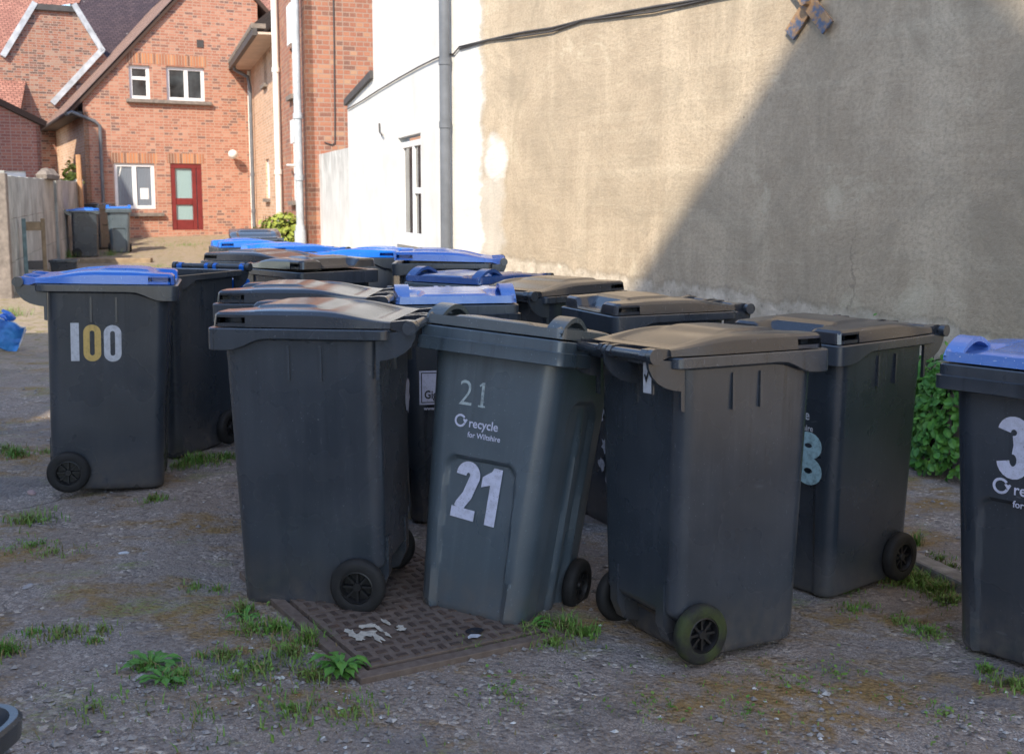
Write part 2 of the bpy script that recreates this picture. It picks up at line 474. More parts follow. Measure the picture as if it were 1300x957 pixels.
    # arms reaching to the hinge bar
    for x, w in ((-.224, .017), (.224, .017), (-.03, .011), (.03, .011)):
        mb.prism([(.29, z0 + .002), (.34, 1.005), (.372, 1.001), (.392, 1.010), (.396, 1.026), (.384, 1.045), (.355, 1.047), (.28, z0 + .020)], x - w, x + w, lambda u, v, d: Vector((d, u, v)))
    if st == 2:
        # arched carrying loops over the front corners
        for s in (-1, 1):
            outer = []; inner = []
            for q in range(15):
                t = q / 14; yy = -.335 + .235 * t
                zo = z0 + .022 + .058 * sin(pi * min(1, t * 1.0)) ** .8 if 0 < t < 1 else z0 + .018
                zi = z0 + .012 + .050 * sin(pi * t) ** .9 if 0 < t < 1 else z0 + .006
                outer.append((yy, zo)); inner.append((yy, zi))
            for q in range(14):
                xa, xb = s * .205, s * .268
                def P(x, p, k=1): return Vector((x, p[0], p[1]))
                a, b, c, d = outer[q], outer[q + 1], inner[q + 1], inner[q]
                mb.add([P(xa, a), P(xb, a), P(xb, b), P(xa, b), P(xa, d), P(xb, d), P(xb, c), P(xa, c)],
                       [(0, 1, 2, 3), (4, 7, 6, 5), (0, 3, 7, 4), (1, 5, 6, 2)])
    return mb.mesh('lid', mat, 32)
def tyre_mesh(mat):
    mb = MB(); R = .1
    pr = [(.060, -.022), (.066, -.024), (.086, -.024), (.096, -.018), (R, -.008), (R, .008), (.096, .018), (.086, .024), (.066, .024), (.060, .022), (.060, -.022)]
    mb.lathe(pr, 40, lambda a, b, d: Vector((d, a, b))); return mb.mesh('tyre', mat, 40)
def hub_mesh(mat):
    mb = MB()
    mb.lathe([(.0605, -.016), (.0605, .019), (.055, .021), (.052, .012), (.052, -.012), (.0605, -.016)], 36, lambda a, b, d: Vector((d, a, b)))
    mb.lathe([(0, .016), (.014, .016), (.017, .010), (.017, -.012), (0, -.012)], 20, lambda a, b, d: Vector((d, a, b)))
    mb.lathe([(0, -.010), (.054, -.010), (.054, -.014), (0, -.014)], 24, lambda a, b, d: Vector((d, a, b)))
    for k in range(8):
        w = 2 * pi * k / 8; Mx = Matrix.Rotation(w, 4, 'X')
        mb.box(-.008, .010, -.004, .004, .012, .055, Mx)
    return mb.mesh('hub', mat, 40)
def axle_mesh(mat):
    mb = MB(); mb.tube([(-.24, .169, .1), (.24, .169, .1)], .009, 10); return mb.mesh('axle', mat, 40)

CACHE = {}
def cm(key, fn):
    if key not in CACHE: CACHE[key] = fn()
    return CACHE[key]
GROUP = 'wheelie bins crowded on the rough yard'
BINS = {}
def wheelie_bin(key, st, pos, yaw, label, lid='lid', body=None, normal=None, lid_angle=0, dz=0, mossy=False, lid_lift=0, group=GROUP):
    body = body or ('bin' if st == 1 else 'bin_grey')
    r = thing('wheelie_bin', label, 'wheelie bin', group=group)
    z = gz(*pos) + dz
    ez = Vector(normal) if normal else Vector((0, 0, 1)); ez.normalize()
    ex = Vector((cos(radians(yaw)), sin(radians(yaw)), 0)); ex = (ex - ez * ex.dot(ez)).normalized(); ey = ez.cross(ex)
    r.matrix_world = Matrix(((ex.x, ey.x, ez.x, pos[0]), (ex.y, ey.y, ez.y, pos[1]), (ex.z, ey.z, ez.z, z), (0, 0, 0, 1)))
    link('body', cm(('b', st, body), lambda: body_mesh(st, M[body])), r)
    link('rim', cm(('r', st, body), lambda: rim_mesh(st, M[body])), r)
    link('hinge_bar', cm(('h', body), lambda: bar_mesh(M['bin'])), r)
    L = link('lid', cm(('l', st, lid), lambda: lid_mesh(st, M[lid])), r)
    if lid_angle:
        P = Vector((0, 0.374, 1.024)); L.matrix_local = Matrix.Translation(P) @ Matrix.Rotation(radians(lid_angle), 4, 'X') @ Matrix.Translation(-P)
    link('axle', cm('axle', lambda: axle_mesh(M['steel'])), r)
    for s in (-1, 1):
        tm = 'mossy' if (mossy and s == mossy) else 'rubber'
        w = link('wheel', cm(('t', tm), lambda: tyre_mesh(M[tm])), r); w.location = (s * .236, .169, .1)
        hb = link('hub', cm('hub', lambda: hub_mesh(M['hub'])), w)
        if s < 0: w.rotation_euler = (0, 0, pi)
        if tm == 'mossy': w['label'] = 'wheel with a tyre grown green with algae'
    BINS[key] = (r, st); return r
def face_matrix(st, face, a, z, off=.0015, extra=0):
    """matrix whose x runs to the viewer's right and y up the face; a = position along the face"""
    hw, fy, by, _ = prof(st, z); hw2, fy2, _, _ = prof(st, z + .1)
    if face == 'front': X = Vector((1, 0, 0)); U = Vector((0, fy2 - fy, .1)).normalized(); O = Vector((a, fy - off + extra, z))
    elif face == 'left': X = Vector((0, -1, 0)); U = Vector((-(hw2 - hw), 0, .1)).normalized(); O = Vector((-hw - off, a, z))
    elif face == 'right': X = Vector((0, 1, 0)); U = Vector((hw2 - hw, 0, .1)).normalized(); O = Vector((hw + off, a, z))
    else: X = Vector((-1, 0, 0)); U = Vector((0, 0, 1)); O = Vector((a, .256 + off, z))
    N = X.cross(U)
    return Matrix(((X.x, U.x, N.x, O.x), (X.y, U.y, N.y, O.y), (X.z, U.z, N.z, O.z), (0, 0, 0, 1)))
def decal(key, mb, face, a, z, mat, name='number_sticker', extra=0, off=.0015, label=None):
    r, st = BINS[key]
    me = place2d(mb, face_matrix(st, face, a, z, off, extra)).mesh(name, M[mat], recalc=False)
    o = link(name, me, r)
    if label: o['label'] = label
    return o
def shift(mb, dx, dy, rot=0):
    c, s = cos(rot), sin(rot)
    mb.v = [Vector((v.x * c - v.y * s + dx, v.x * s + v.y * c + dy, v.z)) for v in mb.v]; return mb
def join(*mbs):
    o = MB()
    for m in mbs: o.add(m.v, m.f)
    return o
def blob(cx, cy, r, n=12, jag=.35, sx=1, sy=1, rnd=random):
    return [(cx + sx * r * (1 + jag * (rnd.random() - .5) * 2) * cos(2 * pi * k / n), cy + sy * r * (1 + jag * (rnd.random() - .5) * 2) * sin(2 * pi * k / n), 0) for k in range(n)]
def recycle_logo(s):
    """arrow ring followed by 'recycle / for Wiltshire'; s = ring diameter"""
    mb = MB(); r = s * .40
    mb.add(*stroke(arc(s / 2, s / 2, r, r, 36, 335, 26), s * .155))
    ax, ay = s * .90, s * .52
    mb.add([(ax - s * .20, ay + s * .10, 0), (ax - s * .08, ay + s * .15, 0), (ax, ay + s * .08, 0), (ax + s * .10, ay + s * .15, 0), (ax + s * .20, ay + s * .08, 0), (ax + s * .02, ay - s * .24, 0)], [(0, 5, 2, 1), (2, 5, 4, 3)])
    t1 = shift(text_mesh('recycle', s * .92, s * .014, .92), s * 1.22, s * .12)
    t2 = shift(text_mesh('for Wiltshire', s * .56, s * .010, .92), s * 1.22, -s * .62)
    return join(mb, t1, t2)

# ------------------------------------------------------------------ the bins
wheelie_bin('A', 1, (-.681, 3.983), -97.5, 'large dark bin in front, side on, with one wheel resting on the iron manhole cover')
wheelie_bin('L', 1, (.657, 3.717), 117.8, 'dark bin with hinge bar towards the camera and a green mossy wheel', normal=(-.008, .04, 1), mossy=-1)
wheelie_bin('M', 1, (1.32, 4.446), -52.7, 'dark bin with a faded 8 on its front, standing before the green hedge')
wheelie_bin('100', 1, (-2.052, 5.459), 104.4, 'blue lidded bin numbered 100 in white and gold', lid='lid_blue', normal=(.03, .01, 1))
wheelie_bin('2', 1, (-1.94, 6.23), -21, 'open dark bin with its blue lid thrown back, directly behind the bin numbered 100', lid='lid_blue', lid_angle=-262)
wheelie_bin('B', 1, (-.90, 4.80), -92, 'dark bin hidden behind the large front one, only its lid showing')
wheelie_bin('C', 1, (-1.24, 6.72), 42, 'dark bin with both hand grips facing right, behind the two parallel dark lids', lid_angle=-1.2)
wheelie_bin('3', 1, (-1.70, 7.55), -112, 'dusty grey topped bin just behind the open one')
wheelie_bin('D', 1, (-1.124, 8.383), 78, 'sunlit blue lidded bin left of the white wall, its dark rim overhanging to the right', lid='lid_blue')
wheelie_bin('E', 1, (-1.80, 8.95), -48, 'blue lidded bin wedged between two other blue lids far back', lid='lid_blue')
wheelie_bin('F', 1, (-2.36, 9.95), -66, 'blue lidded bin farthest back in the crowd, below the yellow green shrub', lid='lid_blue')
wheelie_bin('G', 1, (-.435, 7.25), -88, 'bright blue lidded bin under the grey downpipe', lid='lid_blue', dz=.05, lid_angle=-1.5)
wheelie_bin('H', 2, (-.20, 6.42), -36, 'faded navy lidded bin with arched grips behind the labelled blue bin', lid='lid_navy')
wheelie_bin('I', 2, (-.30, 5.17), 9, 'blue lidded bin with a white label, behind the tilted bin 21', lid='lid_faded_sheen', body='bin')
wheelie_bin('J', 1, (.20, 5.90), 133, 'dark bin between blue lids and plastered wall with hinge to the left')
wheelie_bin('K', 1, (.655, 5.15), -67, 'dark bin with white scuffed stickers seen between bin 21 and the mossy wheeled bin')
wheelie_bin('21', 2, (-.05, 3.95), -26.5, 'grey green bin numbered 21, tilted back on its wheels', lid='lid_grey', normal=(.125, .115, 1), dz=-.02)
wheelie_bin('N', 2, (1.90, 3.72), -48, 'blue lidded bin numbered 3 cut off by the right edge', lid='lid_faded_sheen', body='bin')
wheelie_bin('far1', 1, (-9.5, 24.4), 112, 'blue lidded bin against the concrete yard wall far left', lid='lid_blue', group='bins by the brick house')
wheelie_bin('far2', 2, (-9.15, 25.6), 20, 'grey bin with blue lid half in sun before the brick house window', lid='lid_blue', group='bins by the brick house')
wheelie_bin('far3', 1, (-10.0, 26.6), 60, 'dark lidded bin behind the two blue lidded ones by the house', group='bins by the brick house')
wheelie_bin('far4', 1, (-2.74, 11.7), 196, 'dark bin with raised lid edge just behind the farthest blue lidded bin', lid_angle=-5)

# lettering and stickers
def digits(seq):
    out = []
    for ch, x, w, h, t, dy in seq: out.append(shift(digit(ch, h, w, t), x, dy))
    return join(*out)
g = .185
decal('100', digits([('I', -.225, .04, g, .038, 0)]), 'left', -.075, .645, 'white_vinyl')
decal('100', shift(digit('0', g - .006, .080, .029), -.167, -.002), 'left', -.075, .645, 'gold_vinyl', label='gold digit 0')
decal('100', shift(digit('0', g - .006, .080, .029), -.074, -.004), 'left', -.075, .645, 'white_vinyl')
decal('2', digits([('1', 0, .09, .26, .04, 0)]), 'front', -.06, .52, 'white_vinyl')
decal('2', MB().add(blob(0, 0, .03, 10, .4), [tuple(range(10))]), 'right', .12, .60, 'paper', name='sticker_scrap')
decal('21', join(shift(text_mesh('2', .13, -.0012, .95), 0, 0), MB().add(*stroke([(.098, 0), (.098, .088)], .011)), MB().add(*stroke([(.084, .004), (.112, .004)], .006)), MB().add(*stroke([(.084, .074), (.096, .086)], .006))), 'front', -.118, .745, 'silver_vinyl', label='thin worn silver 21')
decal('21', recycle_logo(.048), 'front', -.122, .665, 'lilac_vinyl', name='recycling_logo')
decal('21', shift(join(shift(digit('2', .205, .095, .040), 0, .0), shift(digit('1', .205, .095, .040), .100, 0)), 0, 0, -.06), 'front', -.108, .345, 'lilac_vinyl', extra=.0165, label='big bold 21')
# label with dark frame on the blue lidded bin behind 21
def label_plate(key, a, z, w, h):
    decal(key, MB().add([(0, 0, 0), (w, 0, 0), (w, h, 0), (0, h, 0)], [(0, 1, 2, 3)]), 'front', a, z, 'lilac_vinyl', name='label')
    fr = MB(); i = .008; t = .004
    for x0, x1, y0, y1 in ((i, w - i, i, i + t), (i, w - i, h - i - t, h - i), (i, i + t, i + t, h - i - t), (w - i - t, w - i, i + t, h - i - t)):
        fr.add([(x0, y0, 0), (x1, y0, 0), (x1, y1, 0), (x0, y1, 0)], [(0, 1, 2, 3)])
    fr = join(fr, shift(text_mesh('Gig', .052, .0012, .8), .022, .028))
    decal(key, fr, 'front', a, z, 'dark_ink', name='label_print', off=.0025)
label_plate('I', -.165, .56, .21, .155)
decal('I', text_mesh('www', .022, .0006), 'front', -.145, .535, 'lilac_vinyl', name='small_print')
decal('N', digits([('3', 0, .11, .20, .043, 0)]), 'front', -.085, .655, 'lilac_vinyl')
decal('N', recycle_logo(.058), 'front', -.095, .585, 'lilac_vinyl', name='recycling_logo')
decal('M', digits([('8', 0, .13, .21, .045, 0)]), 'front', .045, .45, 'teal_vinyl', label='faded pale blue figure')
decal('M', recycle_logo(.06), 'front', -.105, .70, 'white_vinyl', name='recycling_logo')
rk = random.Random(5)
for a, z, r_, sy in ((.02, .70, .022, 1.2), (.08, .76, .016, 1), (.06, .55, .022, 1.6), (.09, .40, .03, 1.2), (.05, .30, .026, 1), (-.02, .42, .02, 1.4), (.10, .24, .012, 2.2)):
    decal('K', MB().add(blob(0, 0, r_, 14, .45, 1, sy, rk), [tuple(range(14))]), 'front', a, z, 'paper', name='sticker_scrap')
decal('A', MB().add(blob(0, 0, .038, 16, .3, 1, 1.9, rk), [tuple(range(16))]), 'back', -.19, .72, 'lilac_vinyl', name='sticker')
sq = MB().add([(0, 0, 0), (.045, 0, 0), (.045, .10, 0), (0, .10, 0)], [(0, 1, 2, 3)])
r_, st_ = BINS['L']
def webplate(mb, mat, name, off):
    Mx = Matrix(((-1, 0, 0, -.1725), (0, 0, 1, .351 + off), (0, 1, 0, .902), (0, 0, 0, 1)))
    link(name, place2d(mb, Mx).mesh(name, M[mat], recalc=False), r_)
pl = MB().box(-.222, -.168, .345, .351, .90, 1.01); pl.build('hanging_tag', M['bin'], r_)
webplate(sq, 'white_vinyl', 'tick_label', .002)
webplate(MB().add(*stroke([(.010, .06), (.019, .04), (.036, .085)], .008)), 'dark_ink', 'tick_mark', .004)

# ------------------------------------------------------------------ walls
class Frame:
    """vertical plane: origin (x,y), unit direction along, n towards the yard"""
    def __init__(s, o, d, flip=False):
        s.o = Vector((*o, 0)); s.d = Vector((*d, 0)).normalized()
        s.n = Vector((s.d.y, -s.d.x, 0)) * (-1 if flip else 1)
    def P(s, a, z, o=0): return s.o + s.d * a + s.n * o + Vector((0, 0, z))
    def px(s, x, y, o=0):
        r = ray(x, y); p0 = s.o + s.n * o; t = (p0 - CAM).dot(s.n) / r.dot(s.n); p = CAM + r * t
        return ((p - s.o).dot(s.d), p.z)
    def M(s, a, z, o=0):
        p = s.P(a, z, o); return Matrix(((s.d.x, s.n.x, 0, p.x), (s.d.y, s.n.y, 0, p.y), (0, 0, 1, p.z), (0, 0, 0, 1)))
def wall(name, Fm, outline, holes, mat, parent, thick=.1, uvrot=False, off=0):
    """front sheet with openings, reveals round each opening and round the outline"""
    polys = [[Vector((a, z, 0)) for a, z in outline]] + [[Vector((a0, z0, 0)), Vector((a0, z1, 0)), Vector((a1, z1, 0)), Vector((a1, z0, 0))] for a0, a1, z0, z1 in holes]
    tris = tessellate_polygon(polys)
    flat = [p for q in polys for p in q]
    vs = [Fm.P(p.x, p.y, off) for p in flat]; uv = [(p.x, p.y) for p in flat]; fs = [tuple(t) for t in tris]
    FU = [[uv[i] for i in f] for f in fs]
    i0 = 0
    for q in polys:
        n = len(q)
        for k in range(n):
            a, b = flat[i0 + k], flat[i0 + (k + 1) % n]
            o = len(vs); vs += [Fm.P(a.x, a.y, off), Fm.P(b.x, b.y, off), Fm.P(b.x, b.y, off - thick), Fm.P(a.x, a.y, off - thick)]
            fs.append((o, o + 1, o + 2, o + 3)); L = (Vector(b) - Vector(a)).length
            if abs(a.x - b.x) < abs(a.y - b.y): FU.append([(a.x, a.y), (b.x, b.y), (b.x + thick, b.y), (a.x + thick, a.y)])
            else: FU.append([(a.x, a.y), (b.x, b.y), (b.x, b.y + thick), (a.x, a.y + thick)])
        i0 += n
    me = bpy.data.meshes.new(name); me.from_pydata([tuple(v) for v in vs], [], fs)
    ul = me.uv_layers.new(name='UVMap')
    for p, fu in zip(me.polygons, FU):
        for li, u in zip(p.loop_indices, fu): ul.data[li].uv = u
    me.update()
    # make the front sheet face the yard
    import bmesh
    bm = bmesh.new(); bm.from_mesh(me)
    for f in bm.faces:
        if f.index < len(tris) and f.normal.dot(Fm.n) < 0: f.normal_flip()
    bm.to_mesh(me); bm.free()
    me.materials.append(mat)
    return link(name, me, parent)
def quad_uv(name, pts, mat, parent, su=1):
    me = bpy.data.meshes.new(name); pts = [Vector(p) for p in pts]
    me.from_pydata([tuple(p) for p in pts], [], [tuple(range(len(pts)))])
    X = (pts[1] - pts[0]).normalized(); N = X.cross(pts[2] - pts[0]).normalized(); Y = N.cross(X)
    ul = me.uv_layers.new(name='UVMap')
    for li, v in zip(me.polygons[0].loop_indices, me.polygons[0].vertices):
        d = pts[v] - pts[0]; ul.data[li].uv = (d.dot(X), d.dot(Y))
    me.update(); me.materials.append(mat); return link(name, me, parent)
def fbox(mb, Fm, a0, a1, z0, z1, o0, o1):
    vs = [Fm.P(a, z, o) for z in (z0, z1) for o in (o0, o1) for a in (a0, a1)]
    return mb.add(vs, [(0, 2, 3, 1), (4, 5, 7, 6), (0, 1, 5, 4), (2, 6, 7, 3), (0, 4, 6, 2), (1, 3, 7, 5)])
def window(Fm, a0, a1, z0, z1, parent, fmat, gmat, splits=(), rails=(), depth=.08, fw=.06, curtain=None):
    w = MB()
    for q in ((a0, a1, z1 - fw, z1), (a0, a1, z0, z0 + fw), (a0, a0 + fw, z0 + fw, z1 - fw), (a1 - fw, a1, z0 + fw, z1 - fw)): fbox(w, Fm, *q, -depth - .05, -depth)
    for s_ in splits: fbox(w, Fm, s_ - fw * .6, s_ + fw * .6, z0 + fw, z1 - fw, -depth - .05, -depth - .002)
    for ra, rb, rz in rails: fbox(w, Fm, ra, rb, rz - fw * .5, rz + fw * .5, -depth - .05, -depth - .004)
    o = w.build('window', fmat, parent, bevel=.006)
    g_ = MB(); g_.add([Fm.P(a0 + .02, z0 + .02, -depth - .03), Fm.P(a1 - .02, z0 + .02, -depth - .03), Fm.P(a1 - .02, z1 - .02, -depth - .03), Fm.P(a0 + .02, z1 - .02, -depth - .03)], [(0, 1, 2, 3)])
    g_.build('pane', gmat, o)
    return o

M['upvc'] = simple('white_plastic_frame', (.78, .78, .80), .4, .04, 6)
def glassmat(name, base, curtain=False):
    t = NT(name); v = t.coord()
    if curtain:
        w = t.n('ShaderNodeTexWave', Scale=9, Distortion=1.2, Detail=1); t.l(v, w.inputs['Vector'])
        t.base(t.ramp(w.outputs['Fac'], [(.2, tuple(x * .5 for x in base)), (.8, base)]))
    else: t.base(t.ramp(t.noise(v, 2.2, 3), [(.35, tuple(x * .4 for x in base)), (.65, tuple(x * 1.5 for x in base))]))
    t.rough(.06); t.b.inputs['Specular IOR Level'].default_value = .8
    return t.m
M['glass_dark'] = glassmat('dark_window_glass', (.045, .05, .055))
M['glass_net'] = glassmat('window_glass_with_net_curtain', (.23, .27, .33), True)
M['glass_teal'] = glassmat('door_glass_with_striped_curtain', (.35, .52, .55), True)
M['red_paint'] = simple('dark_red_paint', (.17, .02, .02), .45, .2, 5)
M['pipe_black'] = simple('dark_grey_pipe', (.13, .14, .16), .4, .2, 5)
M['pipe_grey'] = simple('pale_grey_pipe', (.42, .45, .48), .5, .2, 6)
M['pipe_white'] = simple('white_painted_pipe', (.74, .73, .70), .5, .1, 5)
M['lead'] = simple('lead_flashing', (.42, .45, .50), .5, .3, 4, bump=.3)
M['timber_dark'] = simple('dark_fascia_timber', (.06, .055, .055), .6, .2, 6)
M['tilegrey'] = simple('stone_sill', (.2, .17, .15), .8, .3, 12, bump=.3)
M['soffit'] = simple('soffit_board', (.62, .5, .42), .7, .1, 3)
M['house_brick'] = brick('orange_house_brick', [(0, (0.109, 0.069, 0.072)), (.10, (0.151, 0.086, 0.080)), (.18, (0.310, 0.116, 0.075)), (.5, (0.377, 0.147, 0.096)), (.8, (0.435, 0.194, 0.128)), (1, (0.469, 0.256, 0.184))], (0.419, 0.287, 0.223), dirt=.3)
M['pale_brick'] = brick('pale_sunlit_brick', [(0, (.34, .2, .13)), (.2, (.48, .27, .17)), (.6, (.55, .33, .21)), (1, (.62, .42, .3))], (.58, .48, .38), dirt=.2, msize=.008)  # sunlight on the left-facing walls is put into this paler brick colour
M['old_brick'] = brick('old_red_brick', [(0, (0.050, 0.031, 0.036)), (.18, (0.117, 0.054, 0.048)), (.3, (0.268, 0.078, 0.048)), (.6, (0.335, 0.116, 0.067)), (.85, (0.352, 0.170, 0.112)), (1, (0.335, 0.248, 0.199))], (0.335, 0.248, 0.207), dirt=.6)
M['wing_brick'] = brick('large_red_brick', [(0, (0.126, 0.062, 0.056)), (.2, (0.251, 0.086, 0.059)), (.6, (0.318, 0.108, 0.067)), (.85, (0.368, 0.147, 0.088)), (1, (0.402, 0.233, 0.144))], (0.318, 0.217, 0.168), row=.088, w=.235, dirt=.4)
M['shed_brick'] = brick('plum_brick', [(0, (.22, .085, .075)), (.5, (.30, .11, .09)), (1, (.36, .15, .11))], (.34, .24, .2), dirt=.3)
M['soldier'] = brick('upright_lintel_brick', [(0, (.10, .055, .05)), (.3, (.32, .12, .07)), (.6, (.46, .18, .08)), (1, (.52, .27, .15))], (.36, .25, .19), row=.45, w=.075, dirt=.1, msize=.012, squash=1.0)
M['tile_red'] = rooftile('red_roof_tile', (.30, .13, .10), (.42, .2, .15))
M['tile_shaded'] = rooftile('shaded_red_roof_tile', (.045, .03, .042), (.075, .05, .06))  # plum puts the shade on the red tile roof into its colour
M['tile_brown'] = rooftile('brown_roof_tile', (.22, .13, .10), (.30, .19, .15))

# ---- the rendered gable: beige plaster, white painted return, lean-to
def plaster():
    t = NT('beige_cement_render'); v = t.coord(); x, y, z = t.sep(v)       # x along the wall, z up
    big = t.noise(v, .55, 6, .6); mid = t.noise(v, 2.6, 6, .65); fine = t.noise(v, 38, 4, .7); grit = t.noise(v, 190, 2, .6)
    stre = t.noise(t.mapping(v, (1.9, 1, .22)), 1.0, 6, .62, .6); fst = t.noise(t.mapping(v, (14, 1, .7)), 1, 4, .6)
    hor = t.noise(t.mapping(v, (.35, 1, 5)), 1.0, 4, .6)
    c = t.ramp(mid, [(.25, (0.388, 0.305, 0.217)), (.75, (0.576, 0.468, 0.344))])
    c = t.mix(t.ramp(big, [(.35, .0), (.7, .5)]), c, (0.362, 0.293, 0.210))
    c = t.mix(t.ramp(stre, [(.52, 0), (.74, .5)]), c, (0.750, 0.624, 0.465))
    dl = t.math('ABSOLUTE', t.math('SUBTRACT', t.math('ADD', t.math('MULTIPLY', z, .34), x), t.math('ADD', 10.06, t.math('MULTIPLY', mid, .12))))
    c = t.mix(t.math('MULTIPLY', t.ramp(dl, [(.012, .5), (.05, 0)]), t.ramp(mid, [(.3, .3), (.6, 1)])), c, (0.402, 0.325, 0.229))
    c = t.mix(t.ramp(fst, [(.5, 0), (.8, .25)]), c, (0.295, 0.234, 0.166))
    c = t.mix(t.ramp(hor, [(.55, 0), (.75, .25)]), c, (0.750, 0.663, 0.510))
    c = t.mix(t.ramp(fine, [(.3, .5), (.55, 0)]), c, (0.227, 0.182, 0.129))
    blo = t.noise(v, 1.25, 8, .72, .8); c = t.mix(t.ramp(blo, [(.47, 0), (.62, .5)]), c, (0.281, 0.234, 0.172)); c = t.mix(t.ramp(blo, [(.30, .45), (.42, 0)]), c, (0.750, 0.676, 0.510))
    c = t.mix(t.ramp(grit, [(.62, 0), (.72, .5)]), c, (0.670, 0.598, 0.497))
    pits = t.n('ShaderNodeTexVoronoi', Scale=3.1); t.l(v, pits.inputs['Vector'])
    c = t.mix(t.math('MULTIPLY', t.ramp(pits.outputs['Distance'], [(.018, .85), (.035, 0)]), t.ramp(mid, [(.5, 0), (.56, 1)])), c, (0.068, 0.055, 0.049))
    # fine crack
    w = t.math('ADD', x, t.math('MULTIPLY', t.math('SUBTRACT', t.noise(v, 5, 4), .5), .35))
    cr = t.math('ABSOLUTE', t.math('SUBTRACT', w, 5.05))
    crz = t.math('MULTIPLY', t.ramp(cr, [(.003, .4), (.009, 0)]), t.ramp(t.math('MULTIPLY', z, .2), [(.2, 1), (.34, 0)]))
    c = t.mix(crz, c, (0.102, 0.088, 0.075))
    # rougher pale plinth with an uneven top edge
    ez = t.math('ADD', z, t.math('MULTIPLY', t.math('SUBTRACT', t.noise(t.mapping(v, (1, 1, .2)), 3.2, 5, .7), .5), .30))
    ez = t.math('ADD', ez, t.math('MULTIPLY', x, -.035))
    pm = t.ramp(ez, [(.565, 1.0), (.61, 0.0)])
    pc = t.ramp(t.noise(v, 6, 7, .7), [(.3, (0.321, 0.267, 0.204)), (.5, (0.509, 0.436, 0.344)), (.72, (0.736, 0.650, 0.535))])
    pc = t.mix(t.ramp(t.noise(v, 23, 4), [(.58, 0), (.7, .7)]), pc, (0.193, 0.165, 0.135))
    c = t.mix(pm, c, pc)
    edge = t.ramp(t.math('ABSOLUTE', t.math('SUBTRACT', ez, .6)), [(.0, .22), (.022, 0)])
    c = t.mix(t.math('MULTIPLY', edge, t.ramp(mid, [(.4, 0), (.6, 1)])), c, (0.159, 0.132, 0.108))
    # white paint carried round the corner, ragged edge, and one filled patch
    wob = t.math('MULTIPLY', t.math('SUBTRACT', t.noise(t.mapping(v, (.4, 1, 1)), 3.4, 5, .65), .5), .55)
    wm = t.math('ADD', x, wob)
    m1 = t.ramp(t.math('MULTIPLY', wm, .05), [(9.99 * .05, 0), (10.03 * .05, 1)])
    dx = t.math('MULTIPLY', t.math('SUBTRACT', x, 9.76), 3.9); dz = t.math('MULTIPLY', t.math('SUBTRACT', z, 1.92), 3.3)
    rr = t.math('ADD', t.math('MULTIPLY', dx, dx), t.math('MULTIPLY', dz, dz))
    rr = t.math('ADD', rr, t.math('MULTIPLY', wob, 4.5))
    m2 = t.ramp(rr, [(.45, .9), (.95, 0)])
    m3 = t.math('MULTIPLY', t.ramp(t.math('MULTIPLY', wm, .05), [(9.55 * .05, 0), (9.7 * .05, .38)]), t.ramp(t.math('MULTIPLY', z, .2), [(.34, 1), (.36, 0)]))
    m = t.math('MAXIMUM', t.math('MAXIMUM', m1, m2), m3)
    wc = t.ramp(mid, [(.3, (.60, .585, .55)), (.7, (.72, .71, .69))])
    c = t.mix(m, c, wc)
    t.base(c); t.rough(.92)
    h = t.math('ADD', t.math('MULTIPLY', fine, .5), t.math('ADD', t.math('MULTIPLY', grit, .25), t.math('ADD', t.math('MULTIPLY', pm, -.5), t.math('ADD', t.math('MULTIPLY', blo, 1.6), t.math('MULTIPLY', hor, .9)))))
    t.bump(h, .7, .014); return t.m
def whitewash(name='white_masonry_paint', grime=.0):
    t = NT(name); v = t.coord()
    c = t.ramp(t.noise(v, 2.2, 5), [(.3, (.58, .57, .56)), (.7, (.70, .70, .69))])
    st = t.noise(t.mapping(v, (5, 5, .5)), 1, 5, .6)
    c = t.mix(t.ramp(st, [(.5, 0), (.78, .25 + grime)]), c, (.42, .41, .39))
    if grime:
        zf = t.sep(v)[2]
        c = t.mix(t.math('MULTIPLY', t.ramp(t.math('MULTIPLY', zf, .3), [(.25, 0), (.75, .75)]), t.ramp(t.noise(t.mapping(v, (2, 2, 1.0)), 1.2, 6, .7, 1.0), [(.35, 0), (.6, 1)])), c, (.25, .25, .24))
    t.base(c); t.rough(.85); t.bump(t.noise(v, 60, 4), .25); return t.m
M['plaster'] = plaster(); M['whitewash'] = whitewash(); M['grimy_white'] = whitewash('grimy_white_paint', .25)

U2 = Vector((-.515, .857)); V2 = Vector((.857, .515))
beige_o = (V2.x * 5.67, V2.y * 5.67)
T0 = 10.72
corner = (beige_o[0] + U2.x * T0, beige_o[1] + U2.y * T0)
bh = thing('rendered_house', 'tall rendered side of a house, bare beige plaster with white painted end and small window', 'house', (*beige_o, 0))
def local_wall(name, Fm, outline, holes, mat, parent_root, thick=.1):
    """a wall whose mesh lives in wall space so that its material reads x along, z up"""
    o = wall(name, Frame((0, 0), (1, 0)), outline, holes, mat, None, thick)
    Mx = Fm.M(0, 0); o.parent = parent_root
    o.matrix_parent_inverse = Matrix.Identity(4)
    o.matrix_basis = Matrix.Translation(-parent_root.location) @ Matrix(((Fm.d.x, -Fm.n.x, 0, Fm.o.x), (Fm.d.y, -Fm.n.y, 0, Fm.o.y), (0, 0, 1, 0), (0, 0, 0, 1)))
    return o
FB = Frame(beige_o, tuple(U2)); 
if FB.n.dot(Vector((-1, -1, 0))) < 0: FB.n = -FB.n
def under(root, o):
    """keep world geometry while parenting to a root standing at its own place"""
    o.parent = root; o.matrix_parent_inverse = Matrix.Translation(-root.location); return o
local_wall('plastered_wall', FB, [(-9, -.4), (T0, -.4), (T0, 9), (-9, 9)], [], M['plaster'], bh, .25)
TH1 = radians(18.7)
FW = Frame(corner, (-sin(TH1), cos(TH1)))
